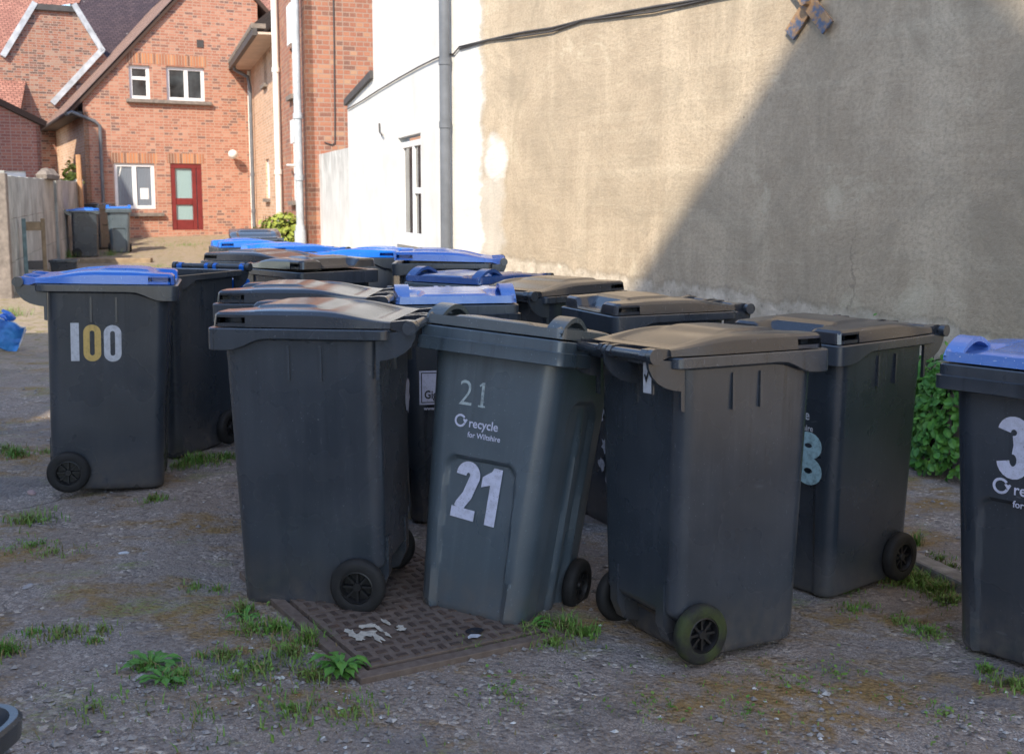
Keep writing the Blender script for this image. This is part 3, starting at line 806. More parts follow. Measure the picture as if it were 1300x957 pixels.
if FW.n.dot(Vector((-1, 0, 0))) < 0: FW.n = -FW.n
a474, _ = FW.px(474, 95); a441, _ = FW.px(441, 130); a405, _ = FW.px(405, 197)
wa = sorted([FW.px(506, 240)[0], FW.px(534.5, 240)[0]])
wz = (FW.px(520, 304)[1], FW.px(520, 172)[1])
z474 = FW.px(474, 97)[1]; z441 = FW.px(441, 132)[1]
local_wall('white_wall', FW, [(0, -.3), (a441, -.3), (a441, z441), (a474, z474), (a474, 9), (0, 9)], [(wa[0], wa[1], wz[0], wz[1])], M['whitewash'], bh, .16)
c_ = MB(); fbox(c_, FW, 0, 1, 0, 1, 0, 0); c_ = MB()
c_.prism([(a474 + .003, z474 - .03), (a441 + .06, z441 - .03), (a441 + .06, z441 + .07), (a474 + .003, z474 + .08)], -.25, .05, lambda u, v, d: FW.P(u, v, d))
under(bh, c_.build('roof_edge', M['timber_dark']))
wdw = window(FW, wa[0], wa[1], wz[0], wz[1] - .06, None, M['upvc'], M['glass_dark'], splits=((wa[0] + wa[1]) / 2 - .02,), rails=((wa[0] + .06, (wa[0] + wa[1]) / 2, wz[0] + (wz[1] - wz[0]) * .47),), depth=.045, fw=.075)
under(bh, wdw)
s_ = MB(); fbox(s_, FW, wa[0] - .05, wa[1] + .05, wz[0] - .07, wz[0] - .004, -.1, .07); under(bh, s_.build('window_sill', M['upvc']))
# downpipe at the change of plane
dp = MB(); pb = FB.P(T0 - .02, 0, .085)
dp.tube([pb + Vector((0, 0, -.05)), pb + Vector((0, 0, 8.8))], .058, 18)
for zz in (.35, 2.28, 2.95, 4.9):
    dp.tube([pb + Vector((0, 0, zz)), pb + Vector((0, 0, zz + .07))], .066, 18)
under(bh, dp.build('downpipe', M['pipe_black'], smooth=40))
# cables sagging along the wall
def cable(pts, r, name='cable'):
    o = MB().tube(pts, r, 6).build(name, M['timber_dark'], smooth=True); return under(bh, o)
cl = []
for x, y in ((583, 60), (620, 51), (660, 42), (700, 36), (740, 26), (780, 18), (830, 9), (900, -2), (1000, -22)):
    a, z = FB.px(x, y, .02); cl.append(FB.P(a, z, .02))
cable(cl, .011); cable([p + Vector((0, 0, -.022 + .02 * sin(i * 1.9))) for i, p in enumerate(cl)], .008)
cl2 = []
for x, y in ((441, 139), (460, 128), (480, 115), (505, 100), (530, 86), (550, 76), (566, 69)):
    a, z = FW.px(x, y, .02); cl2.append(FW.P(a, z, .02))
cable(cl2 + [FB.P(T0 - .1, cl[0].z - .06, .02), cl[0]], .009)
hk = [FW.px(482, 157, .01), FW.px(482.5, 168, .02), FW.px(486, 172, .03)]
under(bh, MB().tube([FW.P(a, z, .015 + .012 * i) for i, (a, z) in enumerate(hk)], .012, 6).build('wall_hook', M['timber_dark']))
# crossed wall tie
t = NT('rusty_painted_iron'); v = t.coord()
t.base(t.ramp(t.noise(v, 9, 6, .65), [(.3, (.05, .09, .17)), (.44, (.10, .13, .2)), (.52, (.34, .2, .1)), (.75, (.45, .32, .2))])); t.rough(.65); t.bump(t.noise(v, 60, 3), .3); M['rust'] = t.m
tc, tz = FB.px(1032, 3)
tie = MB()
for k, ang in enumerate((-47, 47)):
    L_ = .27; w_ = .055; c2, s2 = cos(radians(ang)), sin(radians(ang))
    poly = [(c2 * a - s2 * b, s2 * a + c2 * b) for a, b in ((-L_, -w_), (L_, -w_), (L_, w_), (-L_, w_))]
    tie.prism(poly, .01 + .022 * k, .032 + .022 * k, lambda u, v, d: FB.P(tc + u, tz + v, d))
tie.tube([FB.P(tc, tz, .05), FB.P(tc, tz, .10)], .035, 8)
under(bh, tie.build('wall_tie', M['rust'], bevel=.003))
# ---- low garden wall
gw = thing('garden_wall', 'low grimy white wall linking the white house end to the brick wing', 'wall', tuple(FW.P(a441, 0)))
zg0 = FW.px(441, 188)[1]; zg1 = FW.px(406, 196)[1]
o = local_wall('wall_face', FW, [(a441 + .004, -.2), (a405, -.2), (a405, zg1), (a441 + .004, zg0)], [], M['grimy_white'], gw, .2)

# ---- brick wing on the right of the lane
P405 = FW.P(a405, 0)
V1 = Vector((cos(TH1), sin(TH1), 0))
rr_ = ray(394, 250); A_ = P405
s_best = min((abs(((A_ - V1 * s).x) / ((A_ - V1 * s).y) - (394 - 650) / F), s) for s in [i * .005 for i in range(200)])[1]
wc_ = A_ - V1 * s_best
bw = thing('brick_wing', 'tall red brick wing with white windows and pale pipes, right of the lane', 'house', tuple(wc_))
FF = Frame((wc_.x, wc_.y), (V1.x, V1.y))                 # end wall facing the camera
if FF.n.dot(Vector((0, -1, 0))) < 0: FF.n = -FF.n
FS = Frame((wc_.x, wc_.y), (-sin(TH1), cos(TH1)))        # long wall facing the lane
if FS.n.dot(Vector((-1, 0, 0))) < 0: FS.n = -FS.n
under(bw, wall('end_wall', FF, [(0, -.1), (4.5, -.1), (4.5, 9), (0, 9)], [], M['wing_brick'], None, .3))
aj, _ = FS.px(356, 200); aend, _ = FS.px(318.5, 200)
holes = []
def span(Fm, x0, x1, y0, y1):
    a = sorted([Fm.px(x0, (y0 + y1) / 2)[0], Fm.px(x1, (y0 + y1) / 2)[0]]); z = sorted([Fm.px((x0 + x1) / 2, y0)[1], Fm.px((x0 + x1) / 2, y1)[1]])
    return (a[0], a[1], z[0], z[1])
near_holes = [span(FS, 368, 373.5, 60, 122), span(FS, 370, 376, 168, 255)]
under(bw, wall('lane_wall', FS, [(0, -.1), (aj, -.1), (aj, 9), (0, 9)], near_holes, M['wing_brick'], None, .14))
far_holes = [span(FS, 331.5, 335.5, 64, 108), span(FS, 334.5, 339, 202, 252)]
zeave = FS.px(318.5, 84)[1]
FSo = Frame((wc_.x - FS.n.x * .06, wc_.y - FS.n.y * .06), (-sin(TH1), cos(TH1))); FSo.n = FS.n
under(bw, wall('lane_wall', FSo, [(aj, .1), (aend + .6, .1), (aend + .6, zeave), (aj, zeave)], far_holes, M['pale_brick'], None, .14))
for h_, Fm in ((near_holes[0], FS), (near_holes[1], FS), (far_holes[0], FSo), (far_holes[1], FSo)):
    under(bw, window(Fm, *h_, None, M['upvc'], M['glass_dark'], splits=((h_[0] + h_[1]) / 2,), depth=.05, fw=.09))
    s_ = MB(); fbox(s_, Fm, h_[0] - .06, h_[1] + .06, h_[2] - .09, h_[2] - .003, -.08, .09); under(bw, s_.build('window_sill', M['tilegrey']))
# blind casing boards beside the windows
for x0, x1, y0, y1 in ((371.5, 376.5, 6, 58), (376, 382, 152, 182)):
    h_ = span(FS, x0, x1, y0, y1); s_ = MB(); fbox(s_, FS, *h_, .004, .12); under(bw, s_.build('casing_board', M['upvc']))
# eave of the far part
ev = MB(); zo = zeave
for q in range(26):
    a0 = aj + (aend + .5 - aj) * q / 26; a1 = a0 + (aend - aj) / 26 * .55
    fbox(ev, FSo, a0, a1, zo + .10, zo + .20, .30, .62)
under(bw, ev.build('roof_tiles', M['tilegrey']))
gt = MB(); fbox(gt, FSo, aj - .05, aend + .4, zo - .06, zo + .09, .50, .60); under(bw, gt.build('gutter', M['timber_dark']))
sf = MB(); fbox(sf, FSo, aj - .02, aend + .6, zo - .03, zo + .02, .0, .49); under(bw, sf.build('soffit', M['soffit']))
under(bw, quad_uv('roof', [FSo.P(aj, zo + .15, .62), FSo.P(aend + 1.5, zo + .15, .62), FSo.P(aend + 1.5, zo + 4.4, -4.5), FSo.P(aj, zo + 4.4, -4.5)], M['tile_brown'], None))
def pipe(root, pts, r, mat, collars=(), name='downpipe'):
    m = MB().tube(pts, r, 14)
    for z in collars:
        p = Vector((pts[-1][0], pts[-1][1], z)); m.tube([p, p + Vector((0, 0, .1))], r * 1.25, 14)
    return under(root, m.build(name, mat, smooth=40))
p = FS.P(.18, 0, .14); pipe(bw, [p + Vector((0, 0, 9)), p + Vector((0, 0, .9))], .075, M['pipe_grey'], (3.05, 1.9, .95))
pipe(bw, [p + Vector((0, 0, .95)), p + Vector((0, 0, .2))], .115, M['pipe_grey'])
a, z = FS.px(353, 200, .1); p = FS.P(a, 0, .1); pipe(bw, [p + Vector((0, 0, 9)), p + Vector((0, 0, .5))], .07, M['pipe_white'], (4.3, 2.1))
a, z = FSo.px(320, 200, .1); p = FSo.P(a, 0, .1)
pipe(bw, [FSo.P(a - .1, zo, .52), FSo.P(a - .05, zo - .12, .5), FSo.P(a, zo - .3, .15), p + Vector((0, 0, zo - .6)), p + Vector((0, 0, .45))], .05, M['pipe_black'], (2.2, 1.2))
p0 = FSo.P(aend + .05, 0, .05); pipe(bw, [p0 + Vector((0, 0, zo - .05)), p0 + Vector((0, 0, .4))], .075, M['pipe_white'], name='corner_board')
cb = MB()
for pts in (((423, -4), (424, 60), (425, 150), (425, 182), (421, 184), (412, 181)),):
    cb.tube([FF.P(*FF.px(x, y, .02), .02) for x, y in pts], .012, 6)
under(bw, cb.build('cable', M['timber_dark']))
mb_ = MB()
for z in (1.05, 2.2): mb_.tube([FS.P(.9, z, .01), FS.P(.9, z, .10), FS.P(2.2, z + .05, .10)], .025, 8)
under(bw, mb_.build('waste_pipe', M['pipe_white']))

# ---- gabled brick house at the end of the lane
hc = FS.P(aend, 0)
HA = radians(28); HD = Vector((cos(HA), sin(HA), 0))
s_best = min((abs(((hc - HD * s).x) / ((hc - HD * s).y) - (115.5 - 650) / F), s) for s in [i * .01 for i in range(900)])[1]
hl = hc - HD * s_best
house = thing('brick_house', 'gabled orange brick house closing the lane, with red door and white windows', 'house', tuple(hl))
FH = Frame((hl.x, hl.y), (HD.x, HD.y))
if FH.n.dot(Vector((0, -1, 0))) < 0: FH.n = -FH.n
FR = Frame((hl.x, hl.y), (-sin(HA), cos(HA)))             # return wall facing left
if FR.n.dot(Vector((-1, 0, 0))) < 0: FR.n = -FR.n
wins = {'u1': span(FH, 164, 190.5, 83, 126), 'u2': span(FH, 211.5, 260, 85.5, 128.5), 'l': span(FH, 145.5, 197, 207.5, 265.5), 'd': span(FH, 217.5, 257, 208, 292)}
g0 = FH.px(114, 112); g1 = FH.px(219, 1); sl = (g1[1] - g0[1]) / (g1[0] - g0[0])
apx = FH.px(277, 10)[0]; zap = g0[1] + sl * (apx - g0[0]); Lh = s_best
r2 = FH.px(322, 6)
zr2 = zap - 1.05 * (Lh + .3 - apx)
under(house, wall('front_wall', FH, [(0, .3), (Lh, .3), (Lh + .3, .3), (Lh + .3, zr2), (apx, zap - .12), (.0, g0[1] + sl * (0 - g0[0]) - .12)], list(wins.values()), M['house_brick'], None, .12))
zev = g0[1] + sl * (0 - g0[0]) - .10
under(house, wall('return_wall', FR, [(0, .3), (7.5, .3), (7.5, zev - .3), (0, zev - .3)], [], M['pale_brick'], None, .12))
# roof, verge, gutter
def RP(a, dz, back): 
    return FH.P(a, g0[1] + sl * (a - g0[0]) + dz, back)
under(house, quad_uv('roof', [RP(-.38, .03, .12), RP(-.38, .03, -9.6), RP(apx, .03, -9.6), RP(apx, .03, .12)], M['tile_brown'], None))
vg = MB(); vg.add([RP(-.38, .035, .13), RP(apx, .035, .13), RP(apx, .035, -.30), RP(-.38, .035, -.30)], [(0, 1, 2, 3)])
vg.prism([(-.38, 0), (apx, 0), (apx, -.13), (-.38, -.13)], .02, .10, lambda u, v, d: RP(u, v, d))
under(house, vg.build('verge', M['tile_brown']))
r3 = MB(); r3.prism([(apx, zap + .05), (Lh + 1.2, zap + .05 - 1.05 * (Lh + 1.2 - apx)), (Lh + 1.2, zap - .1 - 1.05 * (Lh + 1.2 - apx)), (apx, zap - .1)], -9, .12, lambda u, v, d: FH.P(u, v, d))
under(house, r3.build('roof_slope', M['tile_brown']))
ef = MB(); ef.tube([RP(-.42, -.02, .14), RP(-.42, -.02, -9.6)], .06, 10); under(house, ef.build('gutter', M['timber_dark']))
es = MB(); es.prism([(-.38, zev - .42), (-.02, zev - .42), (-.02, zev - .30), (-.30, zev - .30)], -9.4, -.02, lambda u, v, d: FH.P(u, v, d)); under(house, es.build('soffit', M['timber_dark']))
a, z = FH.px(127.7, 180, .1); p = FH.P(a, 0, .09)
pipe(house, [RP(-.40, -.05, .12), FH.P(-.3, zev - .33, .12), FH.P(a - .12, zev - .55, .1), FH.P(a, zev - .66, .09), p + Vector((0, 0, .75))], .045, M['pipe_black'])
def lintel(h_, up=.27, ext=.08):
    a0, a1, z0, z1 = h_
    me = bpy.data.meshes.new('lintel'); vs = [FH.P(a0 - ext, z1 + .002, .004), FH.P(a1 + ext, z1 + .002, .004), FH.P(a1 + ext, z1 + up, .004), FH.P(a0 - ext, z1 + up, .004)]
    me.from_pydata([tuple(v) for v in vs], [], [(0, 1, 2, 3)]); ul = me.uv_layers.new(name='UVMap')
    for li, u in zip(range(4), ((0, .02), (a1 - a0 + 2 * ext, .02), (a1 - a0 + 2 * ext, .43), (0, .43))): ul.data[li].uv = u
    me.materials.append(M['soldier']); under(house, link('lintel', me))
lintel((wins['u1'][0], wins['u2'][1], 0, wins['u2'][3] + .03)); lintel(wins['l']); lintel(wins['d'])
def sill(a0, a1, z, h=.1):
    s_ = MB(); fbox(s_, FH, a0, a1, z - h, z - .003, -.1, .12); under(house, s_.build('window_sill', M['tilegrey'], bevel=.01))
sill(wins['u1'][0] - .1, wins['u2'][1] + .15, wins['u1'][2]); sill(wins['l'][0] + .0, wins['l'][1] + .2, wins['l'][2] - .10)
w1 = wins['u1']; under(house, window(FH, *w1, None, M['upvc'], M['glass_dark'], rails=((w1[0] + .06, w1[1] - .06, w1[2] + (w1[3] - w1[2]) * .62),), depth=.07, fw=.09))
w2 = wins['u2']; under(house, window(FH, *w2, None, M['upvc'], M['glass_dark'], splits=((w2[0] * .48 + w2[1] * .52),), depth=.07, fw=.09))
w3 = wins['l']; lw = window(FH, *w3, None, M['upvc'], M['glass_net'], splits=((w3[0] + w3[1]) / 2,), depth=.05, fw=.09); under(house, lw)
nt = MB(); a0, z0 = FH.px(179, 253); a1, z1 = FH.px(189, 239); fbox(nt, FH, a0, a1, z0, z1, -.075, -.07); nt.build('paper_notice', M['upvc'], lw)
a0, z0, = FH.px(149, 224); sv = MB().add(*stroke([(0, .35), (.14, .35), (.05, 0)], .03)); sv.v = [FH.P(a0 + q.x, z0 + q.y, -.072) for q in sv.v]; sv.build('number_sticker', M['pipe_white'], lw)
d_ = wins['d']; dr = MB()
fw = .13
for q in ((d_[0], d_[1], d_[3] - fw, d_[3]), (d_[0], d_[0] + fw, d_[2], d_[3] - fw), (d_[1] - fw * 2.0, d_[1] - fw * 1.15, d_[2], d_[3] - fw), (d_[1] - fw, d_[1], d_[2], d_[3] - fw)): fbox(dr, FH, *q, -.10, -.02)
zm = d_[2] + (d_[3] - d_[2]) * .43
fbox(dr, FH, d_[0] + fw, d_[1] - fw * 2, zm - .09, zm + .09, -.10, -.04); fbox(dr, FH, d_[0] + fw, d_[1] - fw * 2, d_[2], d_[2] + .28, -.10, -.04)
do = under(house, dr.build('door', M['red_paint'], bevel=.01))
pn = MB().add([FH.P(d_[0], d_[2], -.08), FH.P(d_[1], d_[2], -.08), FH.P(d_[1], d_[3], -.08), FH.P(d_[0], d_[3], -.08)], [(0, 1, 2, 3)]); pn.build('pane', M['glass_teal'], do)
a, z = FH.px(296, 196, .3); lm = MB(); 
lm.lathe([(0, -.13), (.07, -.11), (.115, -.05), (.13, 0), (.115, .06), (.06, .11), (0, .125)], 18, lambda u, v, d: FH.P(a, z, .28) + Vector((u, v, d)))
lm.tube([FH.P(a, z, 0), FH.P(a, z, .2)], .035, 8); under(house, lm.build('wall_lamp', M['pipe_white'], smooth=50))
a, z = FH.px(254, 56); vt = MB(); fbox(vt, FH, a - .09, a + .09, z - .1, z + .1, .003, .02); under(house, vt.build('air_vent', M['timber_dark']))

# ---- older building behind on the left
ob_o = FR.P(6.9, 0, .0)
FO = Frame((ob_o.x, ob_o.y), (HD.x, HD.y)); FO.n = FH.n
old = thing('old_brick_building', 'weathered tall brick gable with lead edged red tile roofs, one coloured as if in shade, behind the house', 'house', tuple(ob_o))
def fo(x, y, o=0): return FO.px(x, y, o)
def ink(*pts): return [fo(x, y) for x, y in pts]
base_l = fo(-90, 300)[0]; base_r = fo(150, 300)[0]
under(old, wall('gable_wall', FO, [(base_l, .2), (base_r, .2), fo(150, 92), fo(128, 64), fo(95, 14), fo(42, 9), fo(5, 66), fo(-90, 210)], [], M['old_brick'], None, .3))
cpl = MB()
for pa, pb, w in (((44, 4), (3, 72), 5), ((93, 6), (130, 66), 5), ((130, 63), (66, 132), 6)):
    (a0, z0), (a1, z1) = fo(*pa), fo(*pb); d2 = Vector((a1 - a0, z1 - z0)).normalized(); nn = Vector((-d2.y, d2.x)) * .085
    cpl.prism([(a0 - nn.x, z0 - nn.y), (a1 - nn.x, z1 - nn.y), (a1 + nn.x, z1 + nn.y), (a0 + nn.x, z0 + nn.y)], .004, .14, lambda u, v, d: FO.P(u, v, d))
under(old, cpl.build('lead_flashing', M['lead']))
cp2 = MB(); (a0, z0), (a1, z1) = fo(40, 10), fo(96, 14); cp2.prism([(a0, z0 - .06), (a1, z1 - .06), (a1, z1 + .12), (a0, z0 + .12)], -.2, .12, lambda u, v, d: FO.P(u, v, d)); under(old, cp2.build('coping', M['timber_dark']))
def ro(x, y, pitch=1.0, back0=-.35):
    """point of a roof plane rising backwards from z=6.2 behind the gable"""
    r = ray(x, y); n_ = (Vector((0, 0, 1)) - (-FO.n) * pitch).normalized(); p0 = FO.P(0, 5.6, back0); t = (p0 - CAM).dot(n_) / r.dot(n_); return CAM + r * t
under(old, quad_uv('red_roof', [ro(-120, 170), ro(20, 170), ro(60, -40), ro(-120, -40)], M['tile_red'], None))
under(old, quad_uv('shaded_roof', [ro(100, 150), ro(330, 150), ro(330, -60), ro(84, -60)], M['tile_shaded'], None))
under(old, quad_uv('roof_right', [ro(296, 170, 1, -.31), ro(430, 170, 1, -.31), ro(430, -90, 1, -.31), ro(296, -90, 1, -.31)], M['tile_red'], None))
under(old, quad_uv('roof_upper', [ro(36, 12, 1, -.30), ro(101, 4, 1, -.30), ro(122, -60, 1, -.30), ro(46, -60, 1, -.30)], M['tile_red'], None))

# ---- brick outhouse at far left
so = CAM + ray(53, 200) * (27.5 / ray(53, 200).y)
FT = Frame((so.x, so.y), (HD.x, HD.y)); FT.n = FH.n
sh = thing('brick_outhouse', 'plum brick outhouse with sloping roof edge and white door, above the yard wall', 'outhouse', (so.x, so.y, .3))
l_ = FT.px(-90, 200)[0]; zt = FT.px(53, 160)[1]; zl = FT.px(0, 133)[1]; zlx = zl + (zl - zt) / (0 - FT.px(0, 133)[0]) * -(FT.px(0, 133)[0] - l_) if False else FT.px(-90, 84)[1]
dd = span(FT, -16, 34, 217, 262)
under(sh, wall('front_wall', FT, [(l_, .2), (0, .2), (0, zt), FT.px(0, 135), (l_, zlx)], [dd], M['shed_brick'], None, .1))
FT2 = Frame((so.x, so.y), (-sin(HA), cos(HA))); FT2.n = Vector((cos(HA), sin(HA), 0))
under(sh, wall('side_wall', FT2, [(0, .2), (5, .2), (5, zt), (0, zt)], [], M['shed_brick'], None, .1))
rf = MB(); rf.prism([(l_, zlx), FT.px(0, 134), (.12, zt - .02), (.16, zt + .10), (FT.px(0, 130)[0], FT.px(0, 130)[1] + .08), (l_, zlx + .15)], -5, .12, lambda u, v, d: FT.P(u, v, d)); under(sh, rf.build('roof', M['tile_brown']))
dm = MB(); fbox(dm, FT, dd[0], dd[1], dd[2], dd[3], -.09, -.05); fbox(dm, FT, dd[0] + 1.2, dd[0] + 1.24, dd[2], dd[3], -.05, -.045); under(sh, dm.build('door', M['upvc']))

# ---- concrete yard wall on the left
def conc():
    t = NT('weathered_concrete_panel'); v = t.coord()
    c = t.ramp(t.noise(v, 1.6, 6, .65), [(.3, (.27, .275, .26)), (.7, (.56, .565, .53))])
    st = t.noise(t.mapping(v, (2.6, 2.6, .8)), 1, 6, .7, .8)
    c = t.mix(t.ramp(st, [(.45, 0), (.7, .6)]), c, (.16, .16, .14))
    c = t.mix(t.ramp(t.sep(v)[2], [(.0, .5), (.25, 0)]), c, (.13, .13, .07))
    t.base(c); t.rough(.9); t.bump(t.noise(v, 25, 5), .4, .02); return t.m
M['concrete'] = conc()
yw = thing('yard_wall', 'weathered pale concrete panel wall along the left of the yard', 'wall', (-7.4, 16, .1))
nodes = [(-7.4, 16.0), (-9.5, 22.9), (-10.4, 26.6), (hl.x - .25, hl.y - .25)]
tops = [1.88, 1.96, 1.98, 2.2]
for i in range(len(nodes) - 1):
    (x0, y0), (x1, y1) = nodes[i], nodes[i + 1]
    fr = Frame((x0, y0), (x1 - x0, y1 - y0)); L_ = math.hypot(x1 - x0, y1 - y0); np_ = max(1, round(L_ / 1.0))
    for k in range(np_):
        a0, a1 = L_ * k / np_ + .01, L_ * (k + 1) / np_ - .01; za = tops[i] + (tops[i + 1] - tops[i]) * (k / np_)
        pnl = MB(); zb = gz(x0, y0 + (y1 - y0) * k / np_) - .2
        for rr in range(3):
            q0 = zb + (za - zb) * rr / 3 + .006; q1 = zb + (za - zb) * (rr + 1) / 3
            fbox(pnl, fr, a0, a1, q0, q1, -.05, .0)
        under(yw, pnl.build('panel', M['concrete'], bevel=.008))
    pst = MB(); fbox(pst, fr, -.07, .07, gz(x0, y0) - .2, tops[i] + .06, -.09, .06); under(yw, pst.build('post', M['concrete'], bevel=.01))
pier = MB(); fr = Frame(nodes[0], (nodes[1][0] - nodes[0][0], nodes[1][1] - nodes[0][1])); fbox(pier, fr, -.28, -.08, -.2, 1.9, -.3, .10); under(yw, pier.build('pier', M['tilegrey'], bevel=.015))
stn = MB(); p = Vector((-9.05, 21.4, 1.97))
for k in range(5):
    q = p + Vector((-.25 * k * .3, .9 * k * .3, 0)); stn.lathe([(0, -.05), (.14, -.03), (.16, .05), (.09, .12 + .05 * (k % 2)), (0, .14 + .05 * (k % 2))], 7, lambda u, v, d: q + Vector((u, v, d)))
so_ = stn.build('rubble', M['tilegrey']); tag(so_, 'pale broken stones lying on top of the yard wall', 'rubble')
rp = MB().tube([(-10.15, 26.0, .3), (-10.2, 26.05, 2.6)], .06, 6); tag(rp.build('wooden_post', simple('orange_timber', (.45, .24, .12), .8, .2, 6)), 'thin orange timber post standing against the yard wall end', 'post')

# ------------------------------------------------------------------ ground
def ground_mat():
    t = NT('worn_gravelly_tarmac'); v = t.coord(); x, y, z = t.sep(v)
    vor = t.n('ShaderNodeTexVoronoi', Scale=62.0); t.l(v, vor.inputs['Vector'])
    vor2 = t.n('ShaderNodeTexVoronoi', Scale=210.0); t.l(v, vor2.inputs['Vector'])
    big = t.noise(v, .7, 6, .6); mid = t.noise(v, 2.4, 6, .65); sm = t.noise(v, 9, 5, .65); fine = t.noise(v, 60, 4, .7)
    stone = t.ramp(t.sep(vor.outputs['Color'])[0], [(0, (0.103, 0.097, 0.101)), (.45, (0.196, 0.184, 0.184)), (.8, (0.266, 0.251, 0.243)), (.92, (0.40, 0.385, 0.37)), (1, (0.60, 0.58, 0.55))])
    stone2 = t.ramp(t.sep(vor2.outputs['Color'])[1], [(0, (0.115, 0.108, 0.110)), (.6, (0.230, 0.218, 0.214)), (.95, (0.361, 0.342, 0.332)), (1, (0.442, 0.416, 0.390))])
    c = t.mix(t.ramp(sm, [(.4, 0), (.6, 1)]), stone2, stone)
    dirt = t.ramp(fine, [(.3, (0.120, 0.101, 0.087)), (.7, (0.218, 0.190, 0.171))])
    c = t.mix(t.ramp(mid, [(.40, .65), (.62, .05)]), c, dirt)
    # smooth dark tarmac patches
    c = t.mix(t.ramp(t.noise(t.mapping(v, (1, 1.3, 1), (3.1, 1.7, 0)), .9, 5, .55), [(.56, 0), (.62, .8)]), c, t.ramp(fine, [(.3, (0.097, 0.094, 0.099)), (.7, (0.179, 0.172, 0.175))]))
    # cracks, and damp dark stains
    ck = t.n('ShaderNodeTexVoronoi', Scale=1.35, feature='DISTANCE_TO_EDGE')
    wv = t.n('ShaderNodeVectorMath', operation='MULTIPLY_ADD'); nn_ = t.n('ShaderNodeTexNoise', Scale=3.0, Detail=6); t.l(v, nn_.inputs['Vector']); t.l(nn_.outputs['Color'], wv.inputs[0]); wv.inputs[1].default_value = (.45, .45, 0); t.l(v, wv.inputs[2]); t.l(wv.outputs[0], ck.inputs['Vector'])
    crk = t.math('MULTIPLY', t.ramp(ck.outputs['Distance'], [(.003, .9), (.014, 0)]), t.ramp(big, [(.56, 0), (.64, .8)]))
    c = t.mix(crk, c, (.045, .04, .035))
    c = t.mix(t.ramp(t.noise(t.mapping(v, (1, 1, 1), (5, 5, 0)), 1.7, 6, .7), [(.56, 0), (.68, .55)]), c, (.085, .08, .08))
    # brown and olive moss
    mo = t.math('MULTIPLY', t.ramp(t.noise(t.mapping(v, (.8, 1.5, 1), (7, 2, 0)), 1.5, 7, .7), [(.49, 0), (.60, .9)]), t.ramp(sm, [(.36, 0), (.54, 1)]))
    c = t.mix(mo, c, t.ramp(fine, [(.25, (0.127, 0.081, 0.032)), (.6, (0.228, 0.156, 0.061)), (.85, (0.285, 0.247, 0.076))]))
    gm = t.math('MULTIPLY', t.ramp(t.noise(t.mapping(v, (1, 1.6, 1), (1, 9, 0)), 2.1, 7, .7), [(.57, 0), (.66, .8)]), t.ramp(fine, [(.4, 0), (.6, 1)]))
    c = t.mix(gm, c, (0.161, 0.196, 0.069))
    # dry pale hoggin farther up the lane
    far = t.ramp(t.math('MULTIPLY', t.math('ADD', y, t.math('MULTIPLY', mid, 4)), .02), [(.20, 0), (.27, .9)])
    c = t.mix(far, c, t.ramp(sm, [(.3, (.15, .125, .10)), (.5, (.27, .23, .185)), (.6, (.17, .16, .07)), (.72, (.11, .09, .065))]))
    c = t.mix(1.0, c, (1.36, 1.27, 1.18), 'MULTIPLY')
    t.base(c); t.rough(t.ramp(mid, [(.3, .8), (.7, .97)]))
    t.b.inputs['Specular IOR Level'].default_value = .3
    d1 = t.math('MULTIPLY', t.ramp(vor.outputs['Distance'], [(0, 1), (.7, 0)]), t.ramp(sm, [(.4, .2), (.6, 1)]))
    h = t.math('ADD', d1, t.math('ADD', t.math('MULTIPLY', fine, .9), t.math('MULTIPLY', sm, 2.5)))
    t.bump(h, 1.0, .010); return t.m
def nonuni(lo, hi, step, ext, growth=1.35):
    n = int(round((hi - lo) / step)); mid = [lo + (hi - lo) * i / n for i in range(n + 1)]
    L = []; d = step; p = lo
    while p > -ext: d *= growth; p -= d; L.append(p)
    R = []; d = step; p = hi
    while p < ext: d *= growth; p += d; R.append(p)
    return L[::-1] + mid + R
gx_ = nonuni(-5, 3.6, .055, 220); gy_ = nonuni(1.2, 8.5, .055, 260, 1.2)
def gnoise(x, y):
    if not (-7 < x < 6 and 0 < y < 14): return 0
    return .022 * (mnoise.noise(Vector((x * 1.1, y * 1.1, 0)))) + .009 * mnoise.noise(Vector((x * 4.2, y * 4.2, 3))) + .004 * mnoise.noise(Vector((x * 13, y * 13, 5)))
MAN_C = Vector((ground_at(500, 790).x, ground_at(500, 790).y))
def gsurf(x, y):
    k = ss(.55, .95, math.hypot(x - MAN_C.x, y - MAN_C.y)) * .95 + .05
    return gz(x, y) + gnoise(x, y) * k - .012 * k
gm_ = MB(); W_ = len(gx_)
gm_.add([(x, y, gsurf(x, y)) for y in gy_ for x in gx_], [(j * W_ + i, j * W_ + i + 1, (j + 1) * W_ + i + 1, (j + 1) * W_ + i) for j in range(len(gy_) - 1) for i in range(W_ - 1)])
tag(gm_.build('ground', ground_mat(), smooth=True, recalc=False), kind='structure')

